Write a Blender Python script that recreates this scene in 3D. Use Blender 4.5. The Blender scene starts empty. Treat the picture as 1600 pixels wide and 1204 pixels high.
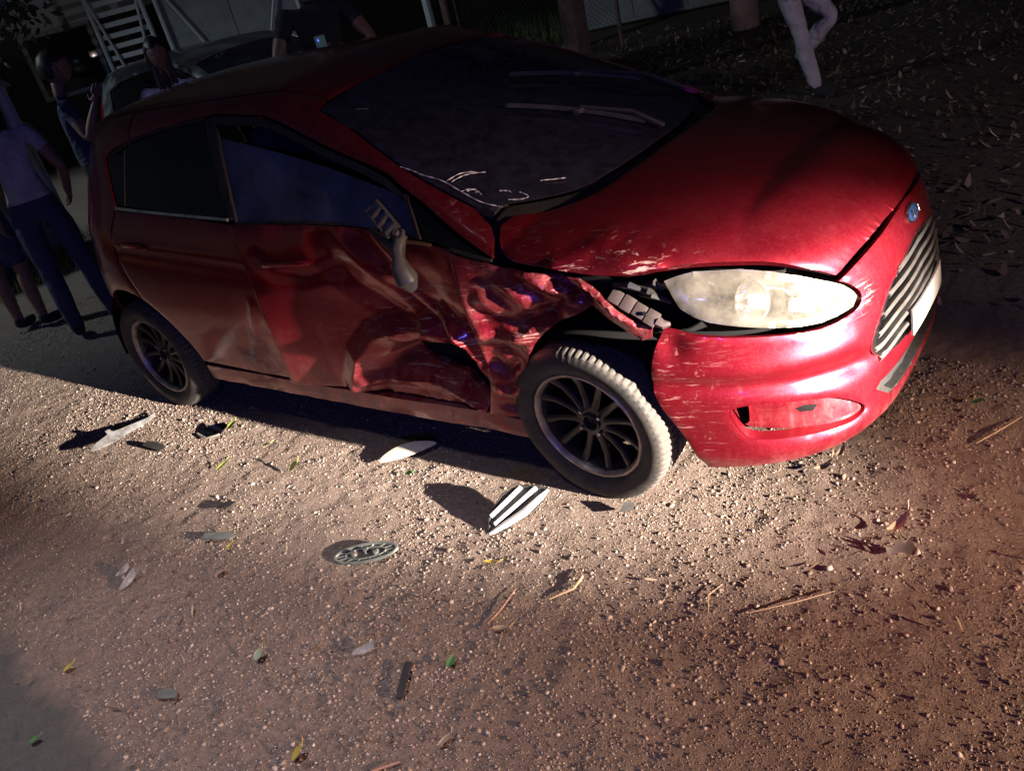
import bpy, bmesh, math, random
import numpy as np
from mathutils import Vector, Matrix
from mathutils.geometry import delaunay_2d_cdt
random.seed(7); RNG = np.random.default_rng(7)
SC = bpy.context.scene; COL = SC.collection
rad = math.radians

# ------------------------------------------------------------------ camera
cd = bpy.data.cameras.new('camera'); cam = bpy.data.objects.new('camera', cd); COL.objects.link(cam)
cd.sensor_fit = 'HORIZONTAL'; cd.sensor_width = 36; cd.lens = 36*1289.95/1600; cd.clip_start = .05; cd.clip_end = 500
CR = Vector((.79668, .56144, -.22379)); CDN = Vector((.11772, -.50733, -.85367)); CF = Vector((-.59282, .65376, -.47028))
M = Matrix.Identity(4)
for i, v in enumerate((CR, -CDN, -CF)):
    for k in range(3): M[k][i] = v[k]
M.translation = Vector((1.3546, -2.58798, 1.70192))
cam.matrix_world = M; SC.camera = cam

# ------------------------------------------------------------------ night sky, moon, headlamp beam, beacon, street lamp
W = bpy.data.worlds.new('World'); SC.world = W; W.use_nodes = True
nt = W.node_tree; bg = nt.nodes['Background']
sky = nt.nodes.new('ShaderNodeTexSky'); sky.sky_type = 'NISHITA'; sky.sun_disc = False
sky.sun_elevation = rad(-4); sky.sun_rotation = rad(200)
nt.links.new(sky.outputs[0], bg.inputs[0]); bg.inputs[1].default_value = .5
def lamp(name, kind, loc, energy, color, target=None, **kw):
    L = bpy.data.lights.new(name, kind); L.energy = energy; L.color = color
    for k, v in kw.items(): setattr(L, k, v)
    o = bpy.data.objects.new(name, L); COL.objects.link(o); o.location = loc
    if target is not None:
        o.rotation_euler = (Vector(target)-Vector(loc)).to_track_quat('-Z', 'Y').to_euler()
    return o
lamp('moon', 'SUN', (0, 0, 20), .012, (.75, .85, 1), (6, 9, 0), angle=rad(.5))
HL = (6.6, -.87, 1.55)     # headlamps of a truck parked nose to nose, outside the frame
hb = lamp('headlamp_beam', 'SPOT', HL, 24000, (1, .88, .76), (-1.1, -.55, .12), spot_size=rad(10.6), spot_blend=1, shadow_soft_size=.05); hb.scale = (1.5, 1, 1)
lamp('headlamp_spill', 'SPOT', HL, 3300, (1, .62, .37), (.7, -.95, 0), spot_size=rad(31), spot_blend=1, shadow_soft_size=.06)
lamp('second_headlamp', 'SPOT', (4.1, .85, 1.02), 200, (1, .80, .76), (-.4, 3.8, .4), spot_size=rad(90), spot_blend=.9, shadow_soft_size=.05)
lamp('police_beacon', 'POINT', (4.5, -6.0, 2.6), 300, (.10, .13, 1), shadow_soft_size=.15)
lamp('foreground_fill', 'SPOT', (-.8, -2.75, 5.2), 850, (1, .91, .98), (-.8, -2.6, 0), spot_size=rad(46), spot_blend=1, shadow_soft_size=.25)  # added fill spot that brightens the foreground gravel, not a known lamp
lamp('street_lamp_light', 'SPOT', (-10.5, -4.0, 6.5), 1200, (.78, .95, 1), (-8.0, 1.1, .3), spot_size=rad(68), spot_blend=.6, shadow_soft_size=.15)
vs = SC.view_settings; vs.view_transform = 'Standard'; vs.look = 'None'; vs.exposure = 0; vs.gamma = 1; vs.use_curve_mapping = False

# ------------------------------------------------------------------ helpers
def tag(o, label=None, cat=None, group=None, kind=None):
    for k, v in (('label', label), ('category', cat), ('group', group), ('kind', kind)):
        if v: o[k] = v
    return o
def empty(name, loc=(0, 0, 0), rz=0, parent=None):
    o = bpy.data.objects.new(name, None); COL.objects.link(o); o.location = loc; o.rotation_euler = (0, 0, rz)
    o.empty_display_size = .1
    if parent: o.parent = parent
    return o
def link(name, me, mat=None, parent=None, smooth=True):
    o = bpy.data.objects.new(name, me); COL.objects.link(o)
    if mat is not None and not me.materials:
        for m in (mat if isinstance(mat, (list, tuple)) else [mat]): me.materials.append(m)
    if smooth: me.shade_smooth()
    if parent: o.parent = parent
    return o
def sharp(me, ang=35):
    me.set_sharp_from_angle(angle=rad(ang))
def pyobj(name, v, f, mat, parent=None, smooth=True, ang=35):
    me = bpy.data.meshes.new(name); me.from_pydata([tuple(map(float, p)) for p in v], [], [tuple(map(int, q)) for q in f]); me.update()
    o = link(name, me, mat, parent, smooth)
    if smooth: sharp(me, ang)
    return o
def bmobj(name, bm, mat, parent=None, smooth=True, ang=35, bevel=0):
    if bevel: bmesh.ops.bevel(bm, geom=[e for e in bm.edges if e.is_manifold and e.calc_face_angle(0) > .6], offset=bevel, segments=2, affect='EDGES', profile=.6)
    bmesh.ops.recalc_face_normals(bm, faces=bm.faces)
    me = bpy.data.meshes.new(name); bm.to_mesh(me); bm.free()
    o = link(name, me, mat, parent, smooth)
    if smooth: sharp(me, ang)
    return o
def bm_box(bm, c, s, rot=None):
    r = bmesh.ops.create_cube(bm, size=1)['verts']
    m = Matrix.Translation(Vector(c)) @ (rot.to_4x4() if rot else Matrix.Identity(4)) @ Matrix.Diagonal((*s, 1))
    bmesh.ops.transform(bm, matrix=m, verts=r); return r
def box(name, c, s, mat, parent=None, bevel=.004, rot=None):
    bm = bmesh.new(); bm_box(bm, c, s, rot); return bmobj(name, bm, mat, parent, bevel=min(bevel, min(s)*.3))
def frame_of(d):
    d = Vector(d).normalized(); a = Vector((0, 0, 1)) if abs(d.z) < .9 else Vector((1, 0, 0))
    u = d.cross(a).normalized(); return u, d.cross(u).normalized()
def tube_data(pts, r, n=8, cap=True):
    pts = [Vector(p) for p in pts]; rs = r if isinstance(r, (list, tuple)) else [r]*len(pts)
    v, f = [], []; u = None
    for i, p in enumerate(pts):
        d = (pts[min(i+1, len(pts)-1)]-pts[max(i-1, 0)]).normalized()
        if u is None: u, w = frame_of(d)
        else:
            u = (u-d*u.dot(d)).normalized(); w = d.cross(u).normalized()
        for k in range(n):
            a = 2*math.pi*k/n; v.append(p+(u*math.cos(a)+w*math.sin(a))*rs[i])
    for i in range(len(pts)-1):
        for k in range(n):
            a, b = i*n+k, i*n+(k+1) % n; f.append((a, b, b+n, a+n))
    if cap: f.append(tuple(range(n))[::-1]); f.append(tuple(range((len(pts)-1)*n, len(pts)*n)))
    return v, f
def tube(name, pts, r, mat, parent=None, n=8): return pyobj(name, *tube_data(pts, r, n), mat, parent)
def cr_spline(pts, n=6, closed=False):
    P = [np.array(p, float) for p in pts]; out = []; N = len(P)
    for i in range(N if closed else N-1):
        g = (lambda k: P[k % N]) if closed else (lambda k: P[min(max(k, 0), N-1)])
        a, b, c, d = g(i-1), g(i), g(i+1), g(i+2)
        for k in range(n):
            t = k/n; out.append(.5*((2*b)+(c-a)*t+(2*a-5*b+4*c-d)*t*t+(3*b-a-3*c+d)*t**3))
    if not closed: out.append(P[-1])
    return [tuple(p) for p in out]
def lathe_data(prof, n=48, axis='y', mod=None):
    # prof: list of (axial, radius)
    v, f = [], []; m = len(prof)
    for k in range(n):
        a = 2*math.pi*k/n
        for j, (y, r) in enumerate(prof):
            if mod: r = mod(k, j, y, r)
            c, s = r*math.cos(a), r*math.sin(a)
            v.append((c, y, s) if axis == 'y' else (c, s, y))
    for k in range(n):
        for j in range(m-1):
            a, b = k*m+j, ((k+1) % n)*m+j; f.append((a, a+1, b+1, b))
    return v, f
# value noise on arrays
def _h(i, j, s):
    n = (i*374761393 + j*668265263 + s*1442695041) & 0x7fffffff
    n = ((n ^ (n >> 13))*1274126177) & 0x7fffffff
    return ((n ^ (n >> 16)) & 0xffff)/65535.
def vnoise(x, y, s=0):
    x = np.asarray(x, float); y = np.asarray(y, float)
    i = np.floor(x).astype(np.int64); j = np.floor(y).astype(np.int64); u = x-i; v = y-j
    u = u*u*(3-2*u); v = v*v*(3-2*v)
    return (_h(i, j, s)*(1-u)+_h(i+1, j, s)*u)*(1-v)+(_h(i, j+1, s)*(1-u)+_h(i+1, j+1, s)*u)*v-.5
def fbm(x, y, o=4, s=0):
    t = 0; a = 1
    for k in range(o): t = t+a*vnoise(x*2**k, y*2**k, s+k); a *= .5
    return t

# ------------------------------------------------------------------ materials
def mat(name, base=(.5, .5, .5), rough=.5, metal=0, **kw):
    m = bpy.data.materials.new(name); m.use_nodes = True; b = m.node_tree.nodes['Principled BSDF']
    b.inputs['Base Color'].default_value = (*base, 1); b.inputs['Roughness'].default_value = rough; b.inputs['Metallic'].default_value = metal
    for k, v in kw.items(): b.inputs[k].default_value = v
    return m
class NT:
    def __init__(s, m): s.t = m.node_tree; s.b = s.t.nodes.get('Principled BSDF'); s.n = s.t.nodes; s.l = s.t.links
    def add(s, typ, **kw):
        n = s.n.new(typ)
        for k, v in kw.items():
            if k.startswith('_'): n.inputs[k[1:]].default_value = v
            else: setattr(n, k, v)
        return n
    def link(s, a, b): s.l.new(a, b)
    def coord(s, scale=(1, 1, 1), out='Object', rot=(0, 0, 0)):
        c = s.add('ShaderNodeTexCoord'); mp = s.add('ShaderNodeMapping'); mp.inputs['Scale'].default_value = scale; mp.inputs['Rotation'].default_value = rot
        s.link(c.outputs[out], mp.inputs[0]); return mp.outputs[0]
    def noise(s, vec, scale, detail=4, rough=.6):
        n = s.add('ShaderNodeTexNoise'); n.inputs['Scale'].default_value = scale; n.inputs['Detail'].default_value = detail; n.inputs['Roughness'].default_value = rough
        s.link(vec, n.inputs['Vector']); return n.outputs['Fac']
    def ramp(s, fac, stops):
        r = s.add('ShaderNodeValToRGB'); e = r.color_ramp.elements
        while len(e) < len(stops): e.new(.5)
        for q, (p, c) in zip(e, stops): q.position = p; q.color = (*c, 1) if len(c) == 3 else c
        s.link(fac, r.inputs[0]); return r.outputs[0]
    def rng(s, fac, a, b, c=0., d=1.):
        r = s.add('ShaderNodeMapRange'); 
        for i, v in enumerate((a, b, c, d)): r.inputs[i+1].default_value = v
        s.link(fac, r.inputs[0]); return r.outputs[0]
    def math(s, op, a, b=None):
        n = s.add('ShaderNodeMath', operation=op)
        for i, v in enumerate((a, b)):
            if v is None: continue
            if isinstance(v, (int, float)): n.inputs[i].default_value = v
            else: s.link(v, n.inputs[i])
        return n.outputs[0]
    def mix(s, fac, a, b, blend='MIX'):
        n = s.add('ShaderNodeMix', data_type='RGBA', blend_type=blend)
        for sock, v in ((n.inputs['Factor'], fac), (n.inputs['A'], a), (n.inputs['B'], b)):
            if isinstance(v, (int, float)): sock.default_value = v
            elif isinstance(v, tuple): sock.default_value = (*v, 1) if len(v) == 3 else v
            else: s.link(v, sock)
        return n.outputs['Result']
    def attr(s, name): return s.add('ShaderNodeAttribute', attribute_name=name).outputs['Fac']
    def bump(s, h, strength=.5, dist=.01):
        n = s.add('ShaderNodeBump'); n.inputs['Strength'].default_value = strength; n.inputs['Distance'].default_value = dist
        s.link(h, n.inputs['Height']); s.link(n.outputs[0], s.b.inputs['Normal']); return n
def mottled(name, c1, c2, scale, rough=.8, bump=0, bscale=None, metal=0, dist=.01, **kw):
    m = mat(name, c1, rough, metal, **kw); t = NT(m); v = t.coord(); f = t.noise(v, scale)
    t.link(t.ramp(f, [(.3, c1), (.7, c2)]), t.b.inputs['Base Color'])
    if bump: t.bump(t.noise(v, bscale or scale*3), bump, dist)
    return m
def paint_mat(name, col, dust=(.17, .13, .12)):
    m = mat(name, col, .34, .8); t = NT(m); b = t.b
    b.inputs['Coat Weight'].default_value = 1; b.inputs['Coat Roughness'].default_value = .13; b.inputs['Coat IOR'].default_value = 1.38
    v = t.coord(); fl = t.noise(v, 900, 2)
    c = t.mix(t.rng(fl, .35, .65), tuple(x*.82 for x in col), tuple(min(1, x*1.15) for x in col))
    dn = t.noise(v, 9, 8, .75); dn2 = t.noise(t.coord((30, 30, 6)), 1.2, 6, .8)
    df = t.math('MULTIPLY', t.attr('dirt'), t.math('ADD', t.rng(dn, .38, .72), t.rng(dn2, .5, .75)))
    film = t.math('ADD', t.math('MINIMUM', df, .85), t.rng(t.noise(v, 160, 3), .42, .85, .01, .09))
    c = t.mix(film, c, dust)
    # scratches: thin bands of stretched noise where the skin was scraped
    s1 = t.noise(t.coord((7, 7, 70), rot=(0, rad(14), 0)), 1.1, 5, .7); s2 = t.noise(t.coord((10, 10, 80), rot=(0, rad(-32), 0)), 1.0, 5, .7)
    s3 = t.noise(v, 26, 6, .75)
    sc = t.math('MAXIMUM', t.rng(s1, .585, .63), t.rng(s2, .60, .64)); sc = t.math('MAXIMUM', sc, t.rng(s3, .60, .66))
    sc = t.math('MULTIPLY', sc, t.attr('scuff')); sc = t.math('MINIMUM', sc, .9)
    c = t.mix(sc, c, (.50, .36, .34)); t.link(c, b.inputs['Base Color'])
    rf = t.math('ADD', t.rng(film, 0, .85, .36, .8), t.math('MULTIPLY', sc, .3)); t.link(rf, b.inputs['Roughness'])
    cw = t.math('SUBTRACT', 1, t.math('MAXIMUM', film, sc)); t.link(cw, b.inputs['Coat Weight'])
    t.link(t.math('MULTIPLY', cw, .8), b.inputs['Metallic'])
    t.bump(t.math('ADD', t.math('MULTIPLY', sc, -1), t.math('MULTIPLY', fl, .02)), .25, .0015)
    return m
PAINT = paint_mat('red_metallic_paint', (.27, .005, .020))
SILVER = paint_mat('silver_car_paint', (.40, .43, .44))
BLACKP = mottled('black_plastic', (.012, .012, .013), (.03, .028, .026), 40, .55)
DARK = mat('dark_lining', (.008, .008, .009), .9, 0, **{'Specular IOR Level': .08})
GREYP = mottled('grey_plastic', (.026, .026, .030), (.045, .044, .046), 30, .42)
RUBBER = mottled('tyre_rubber', (.018, .018, .019), (.060, .052, .045), 14, .72, .3, 160, dist=.002)
TREAD = mottled('dusty_tread', (.085, .078, .068), (.045, .040, .037), 25, .85, .3, 200, dist=.002)
RIMB = mottled('black_alloy', (.014, .013, .013), (.035, .030, .027), 30, .32)
LIP = mottled('scraped_rim_lip', (.50, .43, .35), (.24, .20, .16), 22, .40, .3, 90, .5, dist=.002)
CHROME = mat('chrome', (.80, .80, .82), .17, 1)
SATIN = mat('satin_trim', (.75, .78, .80), .32, 1)
STEEL = mottled('brushed_steel', (.42, .40, .39), (.28, .26, .25), 20, .38, .15, 80, .85, dist=.002)
MIRP = mottled('mirror_grey_plastic', (.045, .045, .052), (.075, .075, .08), 30, .4)
WHITEP = mottled('dirty_white_plastic', (.56, .52, .47), (.40, .36, .31), 16, .5)
SEAT = mottled('seat_fabric', (.030, .030, .034), (.050, .048, .052), 60, .9)
def glass_mat(name, tint, haze=.05, hazecol=(.2, .2, .22), rough=.02, hscale=18):
    m = bpy.data.materials.new(name); m.use_nodes = True; t = NT(m); n = t.n; n.remove(t.b)
    out = n['Material Output']; tr = t.add('ShaderNodeBsdfTransparent'); tr.inputs[0].default_value = (*tint, 1)
    df = t.add('ShaderNodeBsdfDiffuse'); df.inputs[0].default_value = (*hazecol, 1)
    gl = t.add('ShaderNodeBsdfGlossy'); gl.inputs['Roughness'].default_value = rough
    v = t.coord(); hz = t.math('MULTIPLY', t.rng(t.noise(v, hscale, 6, .7), .3, .75, .3, 1.5), haze)
    m1 = t.add('ShaderNodeMixShader'); t.link(hz, m1.inputs[0]); t.link(tr.outputs[0], m1.inputs[1]); t.link(df.outputs[0], m1.inputs[2])
    fr = t.add('ShaderNodeFresnel'); fr.inputs[0].default_value = 1.5
    m2 = t.add('ShaderNodeMixShader'); t.link(fr.outputs[0], m2.inputs[0]); t.link(m1.outputs[0], m2.inputs[1]); t.link(gl.outputs[0], m2.inputs[2])
    t.link(m2.outputs[0], out.inputs[0]); return m
GLASS = glass_mat('windscreen_glass', (.62, .66, .68), .17, (.13, .13, .25))  # bluish haze colour paints blue reflections into the glass
TINTG = glass_mat('tinted_window_glass', (.12, .13, .15), .05, (.10, .11, .12))
FILMG = glass_mat('cracked_film_glass', (.12, .13, .18), .55, (.12, .14, .22), .22, 4)  # tint film; the beacon's blue sheen is put into its haze colour
CLEARG = glass_mat('clear_plastic_shard', (.82, .84, .86), .30, (.75, .76, .78), .08)
LENS = glass_mat('hazed_headlight_lens', (.94, .92, .86), .14, (.80, .74, .62), .08, 9)
MIRRG = mat('mirror_glass', (.30, .38, .42), .06, 1)
CRACK = mat('glass_crack', (.75, .76, .82), .25, 0)

# ------------------------------------------------------------------ car body surface: one implicit skin F=0, x forward, z up, metres
def pchip(xs,ys):
    xs=np.array(xs,float);ys=np.array(ys,float)
    if xs[0]>xs[-1]: xs=xs[::-1];ys=ys[::-1]
    h=np.diff(xs);d=np.diff(ys)/h;m=np.zeros_like(ys)
    for i in range(1,len(xs)-1):
        if d[i-1]*d[i]>0:
            w1=2*h[i]+h[i-1];w2=h[i]+2*h[i-1];m[i]=(w1+w2)/(w1/d[i-1]+w2/d[i])
    m[0]=d[0];m[-1]=d[-1]
    def f(x):
        x=np.asarray(x,float);xc=np.clip(x,xs[0],xs[-1])
        i=np.clip(np.searchsorted(xs,xc)-1,0,len(h)-1);t=(xc-xs[i])/h[i]
        return ((1+2*t)*(1-t)**2*ys[i]+t*(1-t)**2*h[i]*m[i]+t*t*(3-2*t)*ys[i+1]+t*t*(t-1)*h[i]*m[i+1])
    return f
S_=pchip([.10,.18,.25,.35,.50,.62,.72,.80,.88,.94,1.0,1.1,1.2,1.3,1.38,1.45,1.55],
         [.76,.785,.800,.818,.842,.855,.857,.850,.835,.815,.785,.735,.685,.628,.575,.52,.43])
K_=pchip([-3.2,-2.9,-2.5,-2.0,-1.2,-.4,.0,.3,.9],[.93,.955,.985,1.,1.,1.,.985,.965,.95])
XN=pchip([.10,.17,.22,.30,.45,.55,.62,.68,.74,.79,.84,.95],[.70,.785,.802,.81,.808,.80,.79,.775,.75,.71,.64,.50])
XR=pchip([.15,.25,.35,.5,.6,.7,.8,1.0,1.2,1.4],[-2.95,-3.02,-3.07,-3.12,-3.13,-3.10,-3.06,-3.04,-3.0,-2.9])
PF=pchip([.1,.2,.35,.5,.65,.8,1.0],[3.6,3.6,3.2,2.8,2.5,2.35,2.2])
QF=pchip([.1,.2,.35,.5,.65,.8,1.0],[2.9,2.9,2.7,2.5,2.4,2.3,2.2])
HC=pchip([.8,.72,.66,.55,.4,.2,0,-.2,-.34,-.5],[.70,.765,.80,.845,.890,.935,.965,.985,.995,1.0])
RC=pchip([-.9,-1.1,-1.3,-1.6,-1.9,-2.3,-2.6,-2.85,-3.0],[1.36,1.425,1.457,1.478,1.478,1.45,1.415,1.37,1.335])
WC=pchip([.1,-.02,-.3,-.6,-.9,-1.11,-1.25],[.89,.95,1.085,1.215,1.325,1.395,1.44])
def smax(a,b,r):
    d=np.abs(a-b);return np.maximum(a,b)+np.where(d<r,(r-d)**2/(4*r),0)
def smin(a,b,r): return -smax(-a,-b,r)
def ztop(x,y):
    ay=np.abs(y)
    hood=HC(x)-.05*(ay/.70)**2.6+.003*np.exp(-((ay-(.30-.26*np.clip(x,-.3,.7)))/.03)**2)*np.clip((.66-x)/.3,0,1)
    wind=WC(x)-.12*ay**2-.08*ay**4
    roof=RC(x)-.10*ay**2-.10*ay**4
    rear=1.30+(x+2.97)*3.2-.15*ay**2
    g=smin(smin(wind,roof,.03),rear,.05)
    return np.maximum(hood,g)
def F(x,y,z):
    x,y,z=np.broadcast_arrays(*[np.asarray(v,float) for v in (x,y,z)])
    w=S_(z)*K_(x);q=QF(z)
    fx=np.clip(x/XN(z),0,3)**PF(z)
    rx=np.clip((x+2.2)/(XR(z)+2.2),0,3)
    rx=np.where(x<-2.2,rx,0)**4.0
    g=(np.abs(y)/w)**q+fx+rx
    f1=(g**(1/q)-1)*w
    return smax(f1,z-ztop(x,y),.06+.07*np.clip((x-.1)/.4,0,1))
def bisect(fn,lo,hi,n=40):
    # fn<0 at lo(inside), >0 at hi
    for _ in range(n):
        m=(lo+hi)/2;v=fn(m)<0;lo=np.where(v,m,lo);hi=np.where(v,hi,m)
    return (lo+hi)/2
def side_y(x,z,sgn=-1):   # half width
    x=np.asarray(x,float);z=np.asarray(z,float);x,z=np.broadcast_arrays(x,z)
    return sgn*bisect(lambda t:F(x,t,z),np.zeros(x.shape),np.full(x.shape,1.2))
def top_z(x,y):
    x,y=np.broadcast_arrays(np.asarray(x,float),np.asarray(y,float))
    return bisect(lambda t:F(x,y,t),np.full(x.shape,.5),np.full(x.shape,1.7))
AX=0.0
def cyl(th,z):  # th: angle from +x toward -y(right). returns x,y
    th,z=np.broadcast_arrays(np.asarray(th,float),np.asarray(z,float))
    c,s=np.cos(th),-np.sin(th)
    r=bisect(lambda t:F(AX+t*c,t*s,z),np.full(th.shape,.0),np.full(th.shape,1.5))
    return AX+r*c,r*s

def grad(P):
    e=1e-3;x,y,z=P[:,0],P[:,1],P[:,2]
    n=np.stack([F(x+e,y,z)-F(x-e,y,z),F(x,y+e,z)-F(x,y-e,z),F(x,y,z+e)-F(x,y,z-e)],1)
    return n/(np.linalg.norm(n,axis=1,keepdims=True)+1e-12)
ZC=.45
def map_side(sgn):
    return lambda u,v: np.stack([u,side_y(u,v,sgn),v],1)
def map_phi(u,v):          # v: degrees from straight up, positive to the car's right
    p=np.radians(v);s,c=np.sin(p),np.cos(p)
    r=bisect(lambda t:F(u,-t*s,ZC+t*c),np.full(u.shape,.05),np.full(u.shape,1.6))
    return np.stack([u,-r*s,ZC+r*c],1)
def map_nose(u,v):         # u: degrees from straight ahead, positive to the car's right
    x,y=cyl(np.radians(u),v);return np.stack([x,y,v],1)
def map_tail(u,v):
    p=np.radians(u);c,s=-np.cos(p),-np.sin(p)
    r=bisect(lambda t:F(-2.2+t*c,t*s,v),np.full(u.shape,.05),np.full(u.shape,1.6))
    return np.stack([-2.2+r*c,r*s,v],1)
def xz2phi(x,z):
    y=float(side_y(np.array(x),np.array(z),1));return (x,math.degrees(math.atan2(y,z-ZC)))
def inpoly(P,poly):
    x,y=P[:,0],P[:,1];c=np.zeros(len(P),bool);n=len(poly)
    for i in range(n):
        (x1,y1),(x2,y2)=poly[i],poly[(i+1)%n]
        if y1==y2: continue
        c^=((y1>y)!=(y2>y))&(x<(x2-x1)*(y-y1)/(y2-y1)+x1)
    return c
def segdist(P,poly):
    d=np.full(len(P),1e9);n=len(poly)
    for i in range(n):
        a=np.array(poly[i]);b=np.array(poly[(i+1)%n]);ab=b-a;t=np.clip(((P-a)@ab)/(ab@ab+1e-15),0,1)
        d=np.minimum(d,np.linalg.norm(P-(a+t[:,None]*ab),axis=1))
    return d
def resample(poly,res):
    out=[];n=len(poly)
    for i in range(n):
        a=np.array(poly[i],float);b=np.array(poly[(i+1)%n],float);L=np.linalg.norm(b-a)
        if L<1e-7: continue
        k=max(1,int(math.ceil(L/res)))
        for j in range(k): out.append(a+(b-a)*j/k)
    return np.array(out)
def mesh2d(outline,holes,sc,res):
    sc=np.array(sc);loops=[resample([np.array(p)*sc for p in l],res) for l in [outline]+list(holes)]
    big=loops[0];mn,mx=big.min(0),big.max(0)
    gx=np.arange(mn[0],mx[0],res);gy=np.arange(mn[1],mx[1],res*.866)
    G=np.array([(x+(res/2 if j%2 else 0),y) for j,y in enumerate(gy) for x in gx]) if len(gx) and len(gy) else np.zeros((0,2))
    if len(G):
        k=inpoly(G,big)
        for h in loops[1:]: k&=~inpoly(G,h)
        G=G[k]
        for l in loops:
            if len(G): G=G[segdist(G,l)>res*.45]
    V=np.concatenate(loops+[G]);E=[];o=0
    for l in loops:
        E+=[(o+i,o+(i+1)%len(l)) for i in range(len(l))];o+=len(l)
    r=delaunay_2d_cdt([Vector(p) for p in V],E,[],0,1e-7)
    V2=np.array([tuple(v) for v in r[0]]);Fc=np.array([f for f in r[2] if len(f)==3])
    c=V2[Fc].mean(1);k=inpoly(c,big)
    for h in loops[1:]: k&=~inpoly(c,h)
    return V2/sc,Fc[k]
def panel(name,outline,mapper,material,parent=None,sc=(1,1),res=.02,holes=(),depth=.014,offset=0.,disp=None,attrs=None,drop=.003,flip=None,ang=40):
    uv,Fc=mesh2d(outline,holes,sc,res)
    P=mapper(uv[:,0],uv[:,1]);N=grad(P)
    if disp is not None: P=P+N*disp(P)[:,None]
    P=P+N*offset
    cnt={}
    for f in Fc:
        for a,b in ((f[0],f[1]),(f[1],f[2]),(f[2],f[0])): cnt.setdefault((min(a,b),max(a,b)),[]).append((a,b))
    be=[v[0] for v in cnt.values() if len(v)==1]
    a,b,c=P[Fc[:,0]],P[Fc[:,1]],P[Fc[:,2]];nn=np.cross(b-a,c-a)
    fl=np.sum(nn*N[Fc].mean(1))<0
    bv=sorted({i for e in be for i in e})
    P2=P.copy();P2[bv]-=N[bv]*drop
    verts=[P2];idx={i:len(P)+k for k,i in enumerate(bv)}
    faces=[tuple(f[::-1]) if fl else tuple(f) for f in Fc]
    if depth:
        verts.append(P2[bv]-N[bv]*depth)
        for x,y in be:
            q=(y,x,idx[x],idx[y]);faces.append(q[::-1] if fl else q)
    V=np.concatenate(verts)
    o=pyobj(name,V,faces,material,parent,True,ang)
    if attrs:
        for nme,fn in attrs.items():
            at=o.data.attributes.new(nme,'FLOAT','POINT');val=np.clip(fn(V),0,1.5).astype(np.float32);at.data.foreach_set('value',val)
    return o
def mir(o): return [(-a,b) for a,b in o]
def arc(cx,cz,R,a0,a1,n=14):
    return [(cx+R*math.cos(rad(a0+(a1-a0)*i/n)),cz+R*math.sin(rad(a0+(a1-a0)*i/n))) for i in range(n+1)]
def gs(x,z,cx,cz,sx,sz): return np.exp(-((x-cx)/sx)**2-((z-cz)/sz)**2)
def linedist(x,z,pts):
    P=np.stack([x,z],1);d=np.full(len(x),1e9);sd=np.zeros(len(x))
    for i in range(len(pts)-1):
        a=np.array(pts[i]);b=np.array(pts[i+1]);ab=b-a;t=np.clip(((P-a)@ab)/(ab@ab),0,1);v=P-(a+t[:,None]*ab)
        dd=np.linalg.norm(v,axis=1);k=dd<d;d=np.where(k,dd,d);sd=np.where(k,np.sign(ab[0]*v[:,1]-ab[1]*v[:,0])*dd,sd)
    return d,sd
def tent(d,w): return np.clip(1-d/w,0,1)
def crumple(x,z,seed,wl=.16):
    r=np.random.default_rng(seed);t=0
    for k in range(4):
        a=r.uniform(0,math.pi);o=r.uniform(0,1);q=(x*math.cos(a)+z*math.sin(a)+.02*np.sin(9*(x*math.sin(a)-z*math.cos(a))+k))/(wl*r.uniform(.7,1.5))+o
        t=t+np.abs((q%1)-.5)*4-1
    return t/4
# crash damage of the right side: negative pushes the skin inwards
def dent_door(P):
    x,z=P[:,0],P[:,2];t=-.095*gs(x,z,-.72,.60,.38,.27)
    t+=-.050*gs(x,z,-.56,.42,.18,.07)
    for pts,w,h in [([(-.80,.95),(-.66,.76),(-.56,.62),(-.44,.50)],.07,-.030),([(-1.06,.31),(-.99,.43),(-.88,.525),(-.70,.565),(-.62,.555)],.075,.030),
                    ([(-.98,.90),(-.86,.74),(-.70,.60)],.09,-.020),([(-.47,.68),(-.40,.58),(-.36,.46)],.045,.020),([(-.70,.80),(-.52,.66),(-.42,.60)],.05,.020),
                    ([(-1.32,.86),(-1.25,.80),(-1.10,.785),(-.95,.82)],.05,-.008),([(-1.0,.335),(-.80,.36),(-.62,.355),(-.42,.30)],.035,.018),([(-.92,.30),(-.86,.40),(-.72,.47)],.05,-.014)]:
        d,_=linedist(x,z,pts);t+=1.35*h*tent(d,w)**1.1
    d,sd=linedist(x,z,[(-.86,.455),(-.66,.525),(-.52,.505),(-.37,.40)])   # upper lip of the torn fold, skin below pushed in
    t+=-.055*np.clip(-sd/.02,0,1)*np.clip(1+sd/.15,0,1)*tent(d,.15)*gs(x,z,-.58,.45,.22,.16)
    w=gs(x,z,-.55,.58,.34,.28)
    t+=w*.020*crumple(x,z,5,.20)
    t+=.028*np.clip((-1.16-x)/.26,0,1)
    return t
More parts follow.
